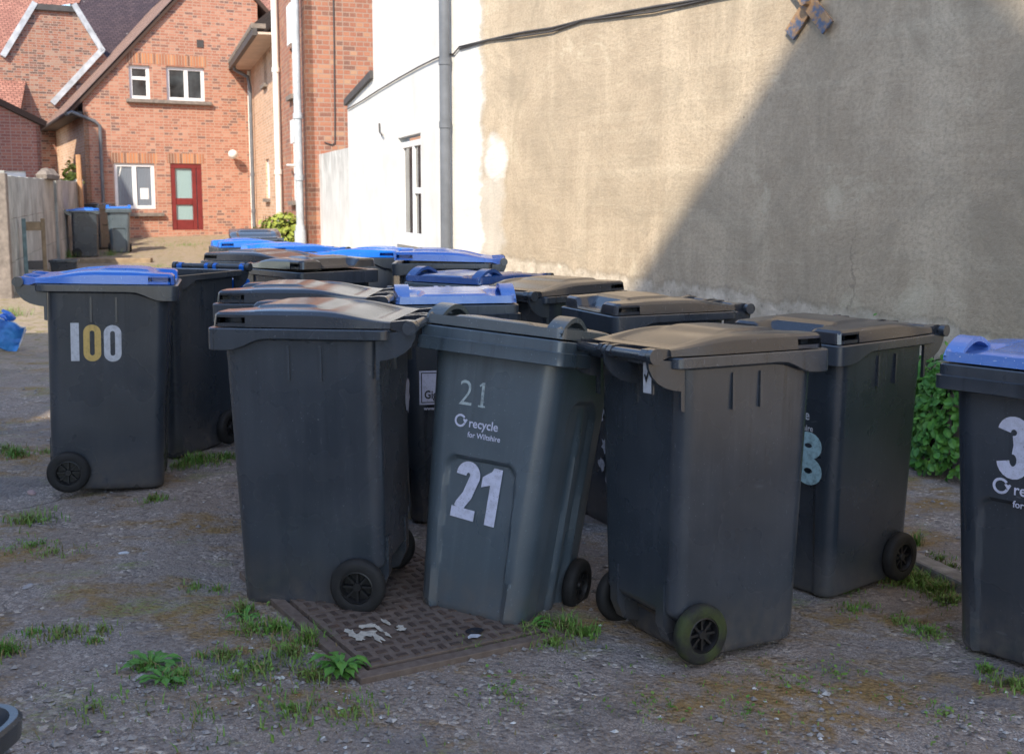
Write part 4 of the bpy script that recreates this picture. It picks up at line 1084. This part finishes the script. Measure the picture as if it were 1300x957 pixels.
# loose stones
rs = random.Random(11)
st_m = MB()
for k in range(17000):
    y = 2.2 + 7.0 * rs.random() ** 1.6; x = (rs.random() * 1.15 - .575) * y * 1.0
    if mnoise.noise(Vector((x * .9, y * .9, 7))) < -.05 + .4 * (rs.random() - .5): continue
    r = .0026 + .0125 * rs.random() ** 4; z = gsurf(x, y) + r * .25
    a = rs.random() * pi; q = [Vector((cos(a + i * pi / 2) * r * rs.uniform(.7, 1.4), sin(a + i * pi / 2) * r * rs.uniform(.7, 1.3), 0)) for i in range(4)]
    vs = [Vector((x, y, z)) + v for v in q] + [Vector((x + rs.uniform(-.3, .3) * r, y, z + r * rs.uniform(.4, .8)))]
    st_m.add(vs, [(0, 1, 4), (1, 2, 4), (2, 3, 4), (3, 0, 4)])
def stone_mat():
    t = NT('loose_grit'); v = t.coord()
    vo = t.n('ShaderNodeTexVoronoi', Scale=40.0); t.l(v, vo.inputs['Vector'])
    t.base(t.ramp(t.sep(vo.outputs['Color'])[0], [(0, (0.138, 0.129, 0.127)), (.6, (0.266, 0.247, 0.237)), (.9, (0.338, 0.325, 0.312)), (1, (0.620, 0.620, 0.598))])); t.rough(.9); return t.m
tag(st_m.build('gravel', stone_mat(), recalc=False), kind='stuff')

# ------------------------------------------------------------------ plants
def leafmat(name, a, b, c):
    t = NT(name); v = t.coord()
    vo = t.n('ShaderNodeTexVoronoi', Scale=24.0); t.l(v, vo.inputs['Vector'])
    t.base(t.mix(t.ramp(t.noise(v, 6, 4), [(.35, 0), (.65, 1)]), t.ramp(t.sep(vo.outputs['Color'])[0], [(0, a), (1, b)]), c)); t.rough(.5)
    t.b.inputs['Specular IOR Level'].default_value = .35
    return t.m
M['grass'] = leafmat('short_grass', (.075, .19, .025), (.13, .30, .045), (.18, .26, .06))
M['weed'] = leafmat('weed_leaf', (.06, .18, .03), (.12, .28, .05), (.09, .22, .035))
M['ivy'] = leafmat('glossy_hedge_leaf', (.022, .10, .014), (.15, .33, .05), (.055, .19, .028))
M['shrub'] = leafmat('yellow_green_leaf', (.16, .22, .03), (.34, .36, .06), (.22, .26, .05))
M['dark_twig'] = simple('dark_twigs', (.02, .022, .012), .9, .3, 20)
gr = MB(); dry = MB(); rg = random.Random(3)
def blade(x, y, h, rad, w=.0024):
    a = rg.random() * 2 * pi; lean = rg.uniform(.2, 1.0) * h; z = gsurf(x, y) - .004
    d = Vector((cos(a), sin(a), 0)); s = Vector((-d.y, d.x, 0)) * w * rg.uniform(.6, 1.3)
    b = Vector((x, y, z)); m = b + d * lean * .35 + Vector((0, 0, h * .62)); t_ = b + d * lean + Vector((0, 0, h * rg.uniform(.75, 1.0)))
    (dry if rg.random() < .24 else gr).add([b - s, b + s, m + s * .75, m - s * .75, t_], [(0, 1, 2, 3), (3, 2, 4)])
def broad(x, y, r):
    a = rg.random() * 2 * pi; z = gsurf(x, y) + rg.uniform(.0, .02); d = Vector((cos(a), sin(a), rg.uniform(.1, .7))).normalized(); s = Vector((-sin(a), cos(a), 0)) * r * .4
    b = Vector((x, y, z)); gr.add([b, b + d * r * .55 + s, b + d * r, b + d * r * .55 - s], [(0, 1, 2, 3)])
def tuft(px, py, rad, n, h=.05, sq=1.0):
    p = ground_at(px, py)
    for _ in range(int(n * 1.7)):
        a = rg.random() * 2 * pi; q = rad * abs(rg.gauss(0, .55)); x, y = p.x + cos(a) * q, p.y + sin(a) * q * sq
        blade(x, y, h * rg.uniform(.35, 1.15), rad)
        if rg.random() < .16 and n > 60: broad(x, y, .016)
for px, py, rad, n, h in ((75, 802, .08, 60, .04), (130, 797, .05, 40, .035), (95, 800, .12, 60, .03), (40, 800, .06, 60, .03), (20, 577, .11, 160, .05), (35, 655, .14, 200, .05), (8, 572, .1, 100, .05),
                          (60, 572, .08, 50, .03), (252, 586, .16, 260, .06), (230, 590, .1, 90, .05), (195, 630, .08, 90, .04), (285, 580, .1, 100, .05), (8, 824, .07, 120, .05), (40, 690, .15, 90, .03), (70, 700, .1, 60, .03),
                          (245, 745, .06, 50, .03), (275, 748, .05, 40, .03), (310, 775, .07, 70, .05), (320, 800, .09, 90, .045), (350, 800, .10, 120, .05), (370, 830, .13, 130, .045), (330, 850, .14, 110, .04),
                          (400, 860, .08, 100, .045), (395, 815, .05, 90, .06), (285, 835, .07, 90, .04), (300, 862, .12, 90, .035), (230, 860, .08, 100, .04), (370, 900, .2, 130, .04), (450, 905, .16, 80, .035), (250, 905, .2, 60, .035),
                          (600, 822, .05, 70, .04), (640, 818, .05, 60, .035), (690, 802, .09, 120, .045), (715, 795, .09, 110, .05), (740, 805, .07, 110, .045), (700, 815, .10, 120, .04), (670, 806, .06, 80, .05), (575, 826, .04, 50, .03),
                          (905, 822, .03, 40, .03), (1080, 770, .07, 60, .03), (1100, 765, .04, 30, .03), (1165, 735, .12, 280, .06), (1190, 745, .12, 260, .05), (1140, 735, .08, 120, .04), (1205, 760, .10, 160, .04), (1150, 785, .09, 90, .03),
                          (1180, 800, .10, 110, .03), (1075, 745, .06, 60, .03), (1290, 862, .1, 140, .04), (1255, 845, .06, 70, .03), (1060, 850, .2, 110, .015), (1000, 862, .2, 90, .015), (1195, 708, .08, 60, .03), (1210, 716, .05, 50, .03),
                          (1165, 690, .03, 30, .09), (525, 705, .07, 60, .03), (10, 400, .25, 160, .14), (85, 327, .4, 200, .25), (140, 325, .3, 100, .2), (240, 300, 1.2, 200, .1), (200, 338, .8, 140, .06), (155, 350, .5, 90, .06), (230, 345, .6, 90, .06),
                          (120, 812, .04, 40, .03), (180, 845, .06, 60, .035), (255, 833, .03, 30, .03), (640, 880, .25, 90, .02), (820, 890, .3, 90, .018), (120, 900, .2, 80, .03), (950, 900, .25, 90, .018), (1200, 900, .25, 90, .02)):
    tuft(px, py, rad, n, h)
tag(gr.build('grass', M['grass'], recalc=False), kind='stuff')
tag(dry.build('dry_grass', leafmat('straw', (.22, .16, .07), (.34, .27, .13), (.16, .13, .06)), recalc=False), kind='stuff')
lt = MB()
for _ in range(520):
    y = 2.3 + 5.5 * rg.random() ** 1.5; x = (rg.random() * 1.1 - .55) * y
    if mnoise.noise(Vector((x * 1.3, y * 1.3, 2))) < -.02: continue
    a = rg.random() * 6.28; l = rg.uniform(.006, .02); d = Vector((cos(a), sin(a), rg.uniform(-.1, .3))); q = Vector((-sin(a), cos(a), rg.uniform(-.3, .3))) * l * rg.uniform(.08, .4); b = Vector((x, y, gsurf(x, y) + .004))
    lt.add([b, b + d * l * .5 + q, b + d * l, b + d * l * .5 - q], [(0, 1, 2, 3)])
tag(lt.build('leaf_litter', leafmat('dead_leaves', (.12, .06, .03), (.28, .17, .08), (.09, .06, .04)), recalc=False), kind='stuff')
def rosette(px, py, label, n=14, L=.11, seed=1, lift=.5, mat='weed'):
    rr = random.Random(seed); p = ground_at(px, py); m = MB()
    for k in range(n):
        a = 2 * pi * k / n + rr.uniform(-.25, .25); l = L * rr.uniform(.6, 1.15); d = Vector((cos(a), sin(a), 0)); s = Vector((-d.y, d.x, 0)); el = rr.uniform(.2, lift)
        cen = []
        for q in range(7):
            t = q / 6; cen.append(Vector((0, 0, .004)) + d * l * t + Vector((0, 0, l * el * (1.6 * t - 1.35 * t * t))))
        wd = [.10, .10, .22, .17, .30, .20, .02]
        for q in range(6):
            tooth = .7 if q % 2 else 1.2
            m.add([cen[q] - s * l * wd[q] * .5 * tooth, cen[q] + Vector((0, 0, -.003)), cen[q] + s * l * wd[q] * .5 * tooth, cen[q + 1] + s * l * wd[q + 1] * .5, cen[q + 1] + Vector((0, 0, -.003)), cen[q + 1] - s * l * wd[q + 1] * .5], [(0, 1, 4, 5), (1, 2, 3, 4)])
    o = m.build('weed', M[mat], recalc=False); o.location = (p.x, p.y, gsurf(p.x, p.y)); o.rotation_euler = (rr.uniform(-.1, .1), rr.uniform(-.1, .1), 0)
    tag(o, label, 'weed', 'leafy weeds rooted in the tarmac')
rosette(432, 852, 'largest leafy weed at the near corner of the manhole frame', 22, .095, 1, 1.3)
rosette(192, 842, 'leafy green weed in the gravel at lower left', 13, .09, 2, .7)
rosette(208, 862, 'small leafy weed just below another at lower left', 11, .08, 3, .8)
rosette(313, 785, 'small round leaved weed beside the front corner of the large dark bin', 9, .075, 4, .8)
rosette(672, 800, 'leafy weed against the base of bin 21', 12, .09, 5, 1.0)
rosette(592, 826, 'tiny weed growing along the manhole cover edge', 8, .06, 6, .6)
rosette(490, 366, 'bright weed at the foot of the white wall', 14, .30, 8, 1.6)
# hedge: dense glossy leaves over dark twigs
def leaf_mass(name, label, cat, base, d, L_, Wd, Hh, n, ls, mat, seed, top_soft=.12, round_=False):
    rr = random.Random(seed); d = Vector((*d, 0)).normalized(); s = Vector((d.y, -d.x, 0)); base = Vector(base)
    root = thing(name, label, cat, base)
    core = MB()
    for q in range(int(n / 40)):
        a, b, c = rr.uniform(.08, .92) * L_, rr.uniform(-.34, .34) * Wd, rr.uniform(0, .1)
        p0 = d * a + s * b * .4 + Vector((0, 0, c)); p1 = p0 + d * rr.uniform(-.2, .2) + s * b + Vector((0, 0, Hh * rr.uniform(.5, .9)))
        core.tube([p0, (p0 + p1) / 2 + d * rr.uniform(-.05, .05), p1], [.008, .006, .003], 4, False)
    core.build('twigs', M['dark_twig'], root)
    lv = MB()
    for q in range(n):
        if round_:
            w = Vector((rr.gauss(0, 1), rr.gauss(0, 1), rr.gauss(0, 1))).normalized() * rr.uniform(.55, 1.0) * (1 + .25 * mnoise.noise(Vector((q * .37, 1, seed))))
            P_ = d * (L_ / 2 + w.x * L_ / 2) + s * (w.y * Wd / 2) + Vector((0, 0, Hh * .55 + w.z * Hh * .45)); N_ = (d * w.x + s * w.y + Vector((0, 0, w.z + .3)))
        else:
            a = rr.random() * L_; hh = Hh * (.86 + .50 * mnoise.noise(Vector((a * 3.3, seed, 0))) + .18 * mnoise.noise(Vector((a * 11, seed, 2)))); sd = rr.random()
            bul = .72 + .55 * mnoise.noise(Vector((a * 2.6, rr.random() * .2, seed + 4)))
            if sd < .68:
                zz = rr.random(); P_ = d * a + s * (Wd / 2 * bul * (1 - .25 * zz ** 3) * rr.uniform(.72, 1.04)) + Vector((0, 0, zz * hh)); N_ = s + Vector((0, 0, .35))
            else:
                P_ = d * a + s * (rr.uniform(-.5, .42) * Wd) + Vector((0, 0, hh * (rr.uniform(.80, 1.05) + (.22 * rr.random() if rr.random() < .06 else 0)))); N_ = Vector((0, 0, 1)) + s * .4
        N_ = (N_.normalized() + Vector((rr.uniform(-.7, .7), rr.uniform(-.7, .7), rr.uniform(-.5, .6)))).normalized()
        t_ = N_.cross(Vector((rr.uniform(-1, 1), rr.uniform(-1, 1), rr.uniform(-1, .2)))).normalized(); b_ = N_.cross(t_)
        l = ls * rr.uniform(.4, 1.35); k = l * .33
        lv.add([P_, P_ + t_ * l * .35 + b_ * k + N_ * l * .10, P_ + t_ * l * .75 + b_ * k * .8 + N_ * l * .06, P_ + t_ * l, P_ + t_ * l * .75 - b_ * k * .8 + N_ * l * .06, P_ + t_ * l * .35 - b_ * k + N_ * l * .10, P_ + t_ * l * .5],
               [(0, 1, 6), (1, 2, 6), (2, 3, 6), (3, 4, 6), (4, 5, 6), (5, 0, 6)])
    lv.build('foliage', M[mat], root, recalc=False)
    return root
h1 = ground_at(1100, 596); 
hb = FB.P(5.30, gz(*FB.P(5.3, 0, .3).xy) - .02, .24)
leaf_mass('hedge', 'low glossy leaved green hedge growing against the plastered wall', 'hedge', hb, (-FB.d.x, -FB.d.y), 4.4, .50, .72, 9500, .052, 'ivy', 21)
leaf_mass('garden_shrub', 'bright yellow green shrub at the foot of the brick wing', 'shrub', (-5.05, 21.6, .28), (1, .2), 1.1, .9, 1.0, 1500, .11, 'shrub', 5, round_=True)
leaf_mass('wall_plant', 'yellowish plant growing behind the yard wall beside the outhouse', 'plant', (-11.5, 28.2, 1.5), (1, .2), .5, .5, 1.1, 260, .12, 'shrub', 9, round_=True)

# ------------------------------------------------------------------ manhole
def iron():
    t = NT('rusty_cast_iron'); v = t.coord()
    c = t.ramp(t.noise(v, 5, 7, .7), [(.3, (.045, .034, .030)), (.55, (.08, .055, .045)), (.75, (.12, .08, .06))])
    c = t.mix(t.ramp(t.noise(v, 11, 5), [(.55, 0), (.72, .6)]), c, (.16, .08, .045))
    c = t.mix(t.ramp(t.noise(v, 120, 3), [(.6, 0), (.75, .5)]), c, (.16, .14, .12))
    zz = t.sep(v)[2]; c = t.mix(t.ramp(t.math('MULTIPLY', zz, 100), [(.12, .8), (.3, 0)]), c, t.ramp(t.noise(v, 30, 5), [(.3, (.13, .095, .075)), (.7, (.22, .175, .145))]))
    t.base(c); t.rough(t.ramp(t.noise(v, 20, 4), [(.3, .5), (.7, .85)])); t.b.inputs['Metallic'].default_value = .1; t.bump(t.noise(v, 90, 4), .35, .004); return t.m
M['iron'] = iron()
mN = ground_at(467, 858); mL = ground_at(362, 767); mR = ground_at(668, 793)
e1 = (mL - mN); e1.z = 0; e1.normalize(); e2 = Vector((e1.y, -e1.x, 0))
if e2.dot(mR - mN) < 0: e2 = -e2
mz = gz(mN.x, mN.y) + .024
sx_ = (gz(*(mN + e2 * .7).xy) - gz(*mN.xy)) / .7
man = thing('manhole_cover', 'rusty double iron manhole cover with diamond studs and a splash of white paint', 'manhole cover', (mN.x, mN.y, mz))
def mp(a, b, z): return e1 * a + e2 * b + Vector((0, 0, z))
ML, MW = .98, max(.5, (mR - mN).dot(e2))
man.matrix_world = Matrix.Translation((mN.x, mN.y, mz)) @ Vector((0, 0, 1)).rotation_difference(Vector((.05, 0, 1))).to_matrix().to_4x4()
def mbox(m, a0, a1, b0, b1, z0, z1):
    return m.add([mp(a, b, z) for z in (z0, z1) for b in (b0, b1) for a in (a0, a1)], [(0, 2, 3, 1), (4, 5, 7, 6), (0, 1, 5, 4), (2, 6, 7, 3), (0, 4, 6, 2), (1, 3, 7, 5)])
fm = MB()
for q in ((-.045, 0, -.045, MW + .045), (ML, ML + .045, -.045, MW + .045), (0, ML, -.045, 0), (0, ML, MW, MW + .045)): mbox(fm, *q, -.08, -.004)
fm.build('frame', M['iron'], man, bevel=.003)
for a0, a1 in ((.012, ML * .5 - .004), (ML * .5 + .004, ML - .012)):
    pm_ = MB(); mbox(pm_, a0, a1, .012, MW - .012, -.03, .0)
    na = 9; nb = 13
    for i in range(na):
        for j in range(nb):
            ca = a0 + .03 + (a1 - a0 - .06) * i / (na - 1); cb_ = .045 + (MW - .09) * j / (nb - 1)
            if (i in (4,) and j in (3, 9)): continue
            if (i + j) % 2: mbox(pm_, ca - .018, ca + .018, cb_ - .009, cb_ + .009, .0, .0045)
            else: mbox(pm_, ca - .009, ca + .009, cb_ - .018, cb_ + .018, .0, .0045)
    pm_.build('plate', M['iron'], man, bevel=.0012)
kh = MB(); kh.lathe([(.035, .0055), (.03, .008), (.012, .004), (0, .003)], 14, lambda u, v, d: mp(.10 + u * .7, .45 + v, d)); kh.build('keyhole', M['dark_ink'], man)
ps = MB(); rp_ = random.Random(4)
spl = [(a, b - .13, r, sa, sb) for a, b, r, sa, sb in [(.27, .20, .03, 1.6, .5), (.235, .235, .028, .8, 1.5), (.20, .26, .022, 1.8, .6), (.26, .30, .02, 2.0, .5), (.30, .275, .024, .8, 1.2), (.21, .205, .016, 1, 1), (.30, .345, .016, 1.8, .6), (.24, .37, .012, 1, 1), (.20, .30, .016, 1.5, .5), (.215, .36, .012, 1, 1.2)]]
for i, (a, b, r, sa, sb) in enumerate(spl):
    bl = blob(0, 0, r, 16, .5, sa, sb, rp_); ps.add([mp(a + p[0], b + p[1], .0052 + .0003 * i) for p in bl], [tuple(range(16))])
M['white_paint'] = sticker('spilt_white_paint', (.55, .52, .45), .7)
ps.build('paint_splash', M['white_paint'], man, recalc=False)
pc = MB().add([mp(.06 + p[0], .42 + p[1], .007) for p in blob(0, 0, .018, 9, .4, 1, 1.3, rp_)], [tuple(range(9))])
o = pc.build('paper_scrap', M['white_vinyl'], recalc=False); o.matrix_world = man.matrix_basis.copy(); tag(o, 'small white scrap lying on the manhole cover', 'litter')

# ------------------------------------------------------------------ kerb
kb = MB(); k0 = ground_at(1120, 694); k1 = ground_at(1222, 741); kd = (k1 - k0); kd.z = 0; kd.normalize(); kn = Vector((-kd.y, kd.x, 0))
kr = Frame((k0.x, k0.y), (kd.x, kd.y))
for q in range(-4, 3):
    a0 = q * .62; a1 = a0 + .612; p = k0 + kd * (a0 + .3); fbox(kb, kr, a0, a1, gz(p.x, p.y) - .15, gz(p.x, p.y) + .030 + .006 * sin(q * 2.1), -.05, .05)
tag(kb.build('kerb', simple('pale_concrete_kerb', (.24, .22, .20), .9, .35, 14, bump=.5), bevel=.014), kind='structure')

# ------------------------------------------------------------------ odds and ends
# black recycling box cut off at the lower left corner
def at_z(px, py, z):
    r = ray(px, py); return CAM + r * ((z - CAM.z) / r.z)
cp_ = at_z(20, 946, .33)
cr_ = thing('recycling_box', 'black open topped recycling box cut off at the lower left corner', 'box', (cp_.x - .26, cp_.y - .14, gz(cp_.x - .26, cp_.y)), -.12)
bx = MB(); rows = []
for z, hw, hd in ((0, .20, .15), (.015, .21, .16), (.29, .245, .19), (.29, .265, .21), (.33, .268, .213), (.338, .262, .207), (.338, .25, .195), (.30, .238, .183), (.03, .20, .15)):
    rows.append([Vector((x, y, z)) for x, y in rrect(hw, -hd, hd, .075, 6)])
n_ = len(rows[0]); bx.add([v for r in rows for v in r], [(j * n_ + k, j * n_ + (k + 1) % n_, (j + 1) * n_ + (k + 1) % n_, (j + 1) * n_ + k) for j in range(len(rows) - 1) for k in range(n_)] + [tuple(range(n_ - 1, -1, -1)), tuple((len(rows) - 1) * n_ + k for k in range(n_))])
bx.build('box_shell', M['bin'], cr_, smooth=35)
# blue bag
bp = ground_at(-8, 446); bg = MB(); NB = 30
vs = []
for j in range(NB + 1):
    for i in range(NB + 1):
        u, v = i / NB * 2 - 1, j / NB
        wdt = .30 * (1 - .25 * v); th = .085 * (1 - u * u) * (1 - v) ** .5
        f = .03 * mnoise.noise(Vector((u * 2.3, v * 2.6, 1))) + .014 * mnoise.noise(Vector((u * 7, v * 6, 4)))
        vs.append((u * wdt + .05 * v, -th + f - .10 * v + .05, .005 + v * .34 + .05 * mnoise.noise(Vector((u * 2, 3, 0))) * v))
bg.add(vs, [(j * (NB + 1) + i, j * (NB + 1) + i + 1, (j + 1) * (NB + 1) + i + 1, (j + 1) * (NB + 1) + i) for j in range(NB) for i in range(NB)])
bg.add([(x, .06 - (y + .05) * 1.0, z) for x, y, z in vs], [(j * (NB + 1) + i, (j + 1) * (NB + 1) + i, (j + 1) * (NB + 1) + i + 1, j * (NB + 1) + i + 1) for j in range(NB) for i in range(NB)])
t = NT('pale_blue_sack'); v = t.coord(); t.base(t.ramp(t.noise(v, 5, 4), [(.35, (.015, .12, .42)), (.65, (.05, .28, .66))])); t.rough(.45); M['sack'] = t.m
bag = thing('recycling_bag', 'crumpled light blue bag dropped on the ground at the left edge', 'bag', (bp.x + .05, bp.y, bp.z + .06), .25)
bag.rotation_euler = (-.35, .42, .2); bag.scale = (.78, .78, .78); bag.location.x -= .07
sk = bg.build('sack', M['sack'], bag, smooth=True, recalc=False)
tr = MB(); tr.tube([vs[(NB) * 1 + j * (NB + 1) - 0] if False else vs[j * (NB + 1) + NB] for j in range(NB + 1)], .009, 6); tr.tube([vs[NB * (NB + 1) + i] for i in range(NB + 1)], .010, 6)
tr.build('white_trim', M['white_vinyl'], bag, smooth=True)
bl2 = MB().tube([(-.05 + .12 * sin(k * .8), -.02 + .03 * cos(k), .36 + .02 * k) for k in range(5)], [.05, .07, .06, .04, .02], 8); bl2.build('knotted_top', M['lid_blue'], bag, smooth=True)
# weathered upright frame leaning on the yard wall
tf = thing('leaning_stand', 'weathered upright timber frame with blue painted side leaning on the yard wall', 'frame', (-7.62, 17.5, .13), .45)
for x, m_ in ((-.14, 'blue_timber'), (.14, 'grey_timber')):
    if m_ not in M: M[m_] = simple(m_, (.13, .19, .2) if 'blue' in m_ else (.22, .16, .10), .85, .3, 9)
    MB().box(x - .03, x + .03, -.04, .04, 0, 1.10).build('upright', M[m_], tf, bevel=.006)
for z in (.36, .98): MB().box(-.11, .11, -.035, .035, z - .07, z + .07).build('rail', M['timber_dark' if z < .9 else 'grey_timber'], tf, bevel=.006)
# black trough
bt = thing('black_crate', 'low black plastic crate on the ground below the yard wall', 'crate', (-8.02, 19.6, gz(-8, 19.6)), .3)
tb = MB(); rows = [[Vector((x, y, z)) for x, y in rrect(hw, -hd, hd, .03, 3, 3)] for z, hw, hd in ((0, .2, .13), (.24, .23, .16), (.24, .25, .18), (.28, .25, .18), (.28, .22, .15), (.03, .19, .12))]
n_ = len(rows[0]); tb.add([v for r in rows for v in r], [(j * n_ + k, j * n_ + (k + 1) % n_, (j + 1) * n_ + (k + 1) % n_, (j + 1) * n_ + k) for j in range(5) for k in range(n_)] + [tuple(5 * n_ + k for k in range(n_))])
tb.build('crate_shell', M['bin'], bt, smooth=35)
# brick step across the lane
stp = MB(); fr = Frame((-9.2, 22.6), (1, .15)); fbox(stp, fr, 0, 1.7, .0, .34, -.15, .12)
tag(stp.build('step', simple('mossy_brick_edge', (.26, .19, .12), .9, .4, 6, bump=.4), bevel=.02), kind='structure')
# litter
for i, (px, py, r, lab) in enumerate(((157, 701, .016, 'white paper scrap on the tarmac in front of bin 100'), (36, 744, .02, 'pale stone lying on the tarmac at far left'), (40, 620, .03, 'pinkish scrap on the ground left of bin 100'))):
    p = ground_at(px, py); m = MB()
    m.lathe([(r, 0), (r * 1.05, r * .2), (r * .7, r * .45), (0, r * .5)], 9, lambda u, v, d: Vector((u * 1.3, v * .6, d)))
    o = m.build('scrap', M['white_vinyl'] if i == 0 else simple('scrap_%d' % i, (.34, .33, .34) if i == 1 else (.4, .28, .27), .8, .2, 20)); o.location = (p.x, p.y, gsurf(p.x, p.y)); o.rotation_euler = (0, 0, .3 + i); tag(o, lab, 'litter')
# ------------------------------------------------------------------ gabled house known by its shadow, and unseen blocks added for shade
SUN = Vector((.2, .6, -.5)).normalized()
ap = Vector((2.39, 7.03, 3.49)) - Vector((.2, .6, -.5)) * 32
def shade_house(name, label, apex, u, side, half, pitch, depth, wallmat, roofmat):
    u = Vector((*u, 0)).normalized(); side = Vector((*side, 0)).normalized(); zr = apex.z; ze = zr - half * pitch
    root = thing(name, label, 'house', (apex.x, apex.y, 0))
    A = lambda k, z, d: Vector((apex.x, apex.y, 0)) + u * k + side * d + Vector((0, 0, z))
    m = MB(); m.add([A(-half, -.3, 0), A(half, -.3, 0), A(half, ze, 0), A(0, zr, 0), A(-half, ze, 0), A(-half, -.3, depth), A(half, -.3, depth), A(half, ze, depth), A(0, zr, depth), A(-half, ze, depth)],
                    [(0, 1, 2, 3, 4), (9, 8, 7, 6, 5), (0, 5, 6, 1), (1, 6, 7, 2), (0, 4, 9, 5)])
    under(root, m.build('walls', wallmat))
    r = MB(); e = .0
    for s in (-1, 1):
        r.add([A(s * half, ze, -.02), A(0, zr, -.02), A(0, zr, depth), A(s * half, ze, depth), A(s * half, ze - .1, -.02), A(0, zr - .1, -.02), A(0, zr - .1, depth), A(s * half, ze - .1, depth)],
              [(0, 1, 2, 3), (4, 7, 6, 5), (0, 4, 5, 1), (3, 2, 6, 7), (0, 3, 7, 4)])
    under(root, r.build('roof', roofmat))
M['pale_render'] = simple('pale_render', (.58, .60, .62), .9, .1, 2)
shade_house('gabled_house', 'tall pale gabled house standing behind the photographer', ap, (U2.x, U2.y), (-1, -.8), 4.2, 1.026, 9, M['pale_render'], M['timber_dark'])
shade_house('shade_block_tall', 'unseen tall block added left of the yard to shade the outhouse', Vector((-16.4, 17.5, 10.4)), (1, .1), (0, 1), 3.0, .3, 5, M['pale_render'], M['timber_dark'])  # unseen block added so the outhouse front falls in shade

shade_house('shade_block_low', 'unseen low block added left of the yard to shade the ground', Vector((-8.5, -5, 5.0)), (1, 0), (0, 1), 3.5, .12, 11.2, M['pale_render'], M['timber_dark'])  # unseen block added to carry shade over the ground at far left
# ------------------------------------------------------------------ light, sky, camera
sl_ = bpy.data.lights.new('sun', 'SUN'); sl_.energy = 7.0; sl_.angle = radians(.53); sl_.color = (1, .885, .70)
so2 = bpy.data.objects.new('sun', sl_); COL.objects.link(so2); so2.rotation_euler = SUN.to_track_quat('-Z', 'Y').to_euler(); so2.location = (-6, -12, 14)
w = bpy.data.worlds.new('World'); scene.world = w; w.use_nodes = True; nt_ = w.node_tree
sky = nt_.nodes.new('ShaderNodeTexSky'); sky.sky_type = 'NISHITA'; sky.sun_disc = False
sky.sun_elevation = math.asin(-SUN.z); sky.sun_rotation = math.atan2(-SUN.x, -SUN.y)
sky.air_density = 1.0; sky.dust_density = .7; sky.ozone_density = 1.3
nt_.links.new(sky.outputs[0], nt_.nodes['Background'].inputs[0]); nt_.nodes['Background'].inputs[1].default_value = .35
cd = bpy.data.cameras.new('camera'); cam = bpy.data.objects.new('camera', cd); COL.objects.link(cam)
cd.sensor_width = 36; cd.lens = F / 1300 * 36; cd.shift_y = -.035; cd.clip_end = 2000; cd.clip_start = .05
cam.location = CAM; cam.rotation_euler = (pi / 2 - PITCH, 0, 0)
cd.dof.use_dof = True; cd.dof.focus_distance = 4.2; cd.dof.aperture_fstop = 6.3
scene.camera = cam
scene.view_settings.view_transform = 'Standard'; scene.view_settings.look = 'None'; scene.view_settings.exposure = 0
scene.cycles.max_bounces = 8
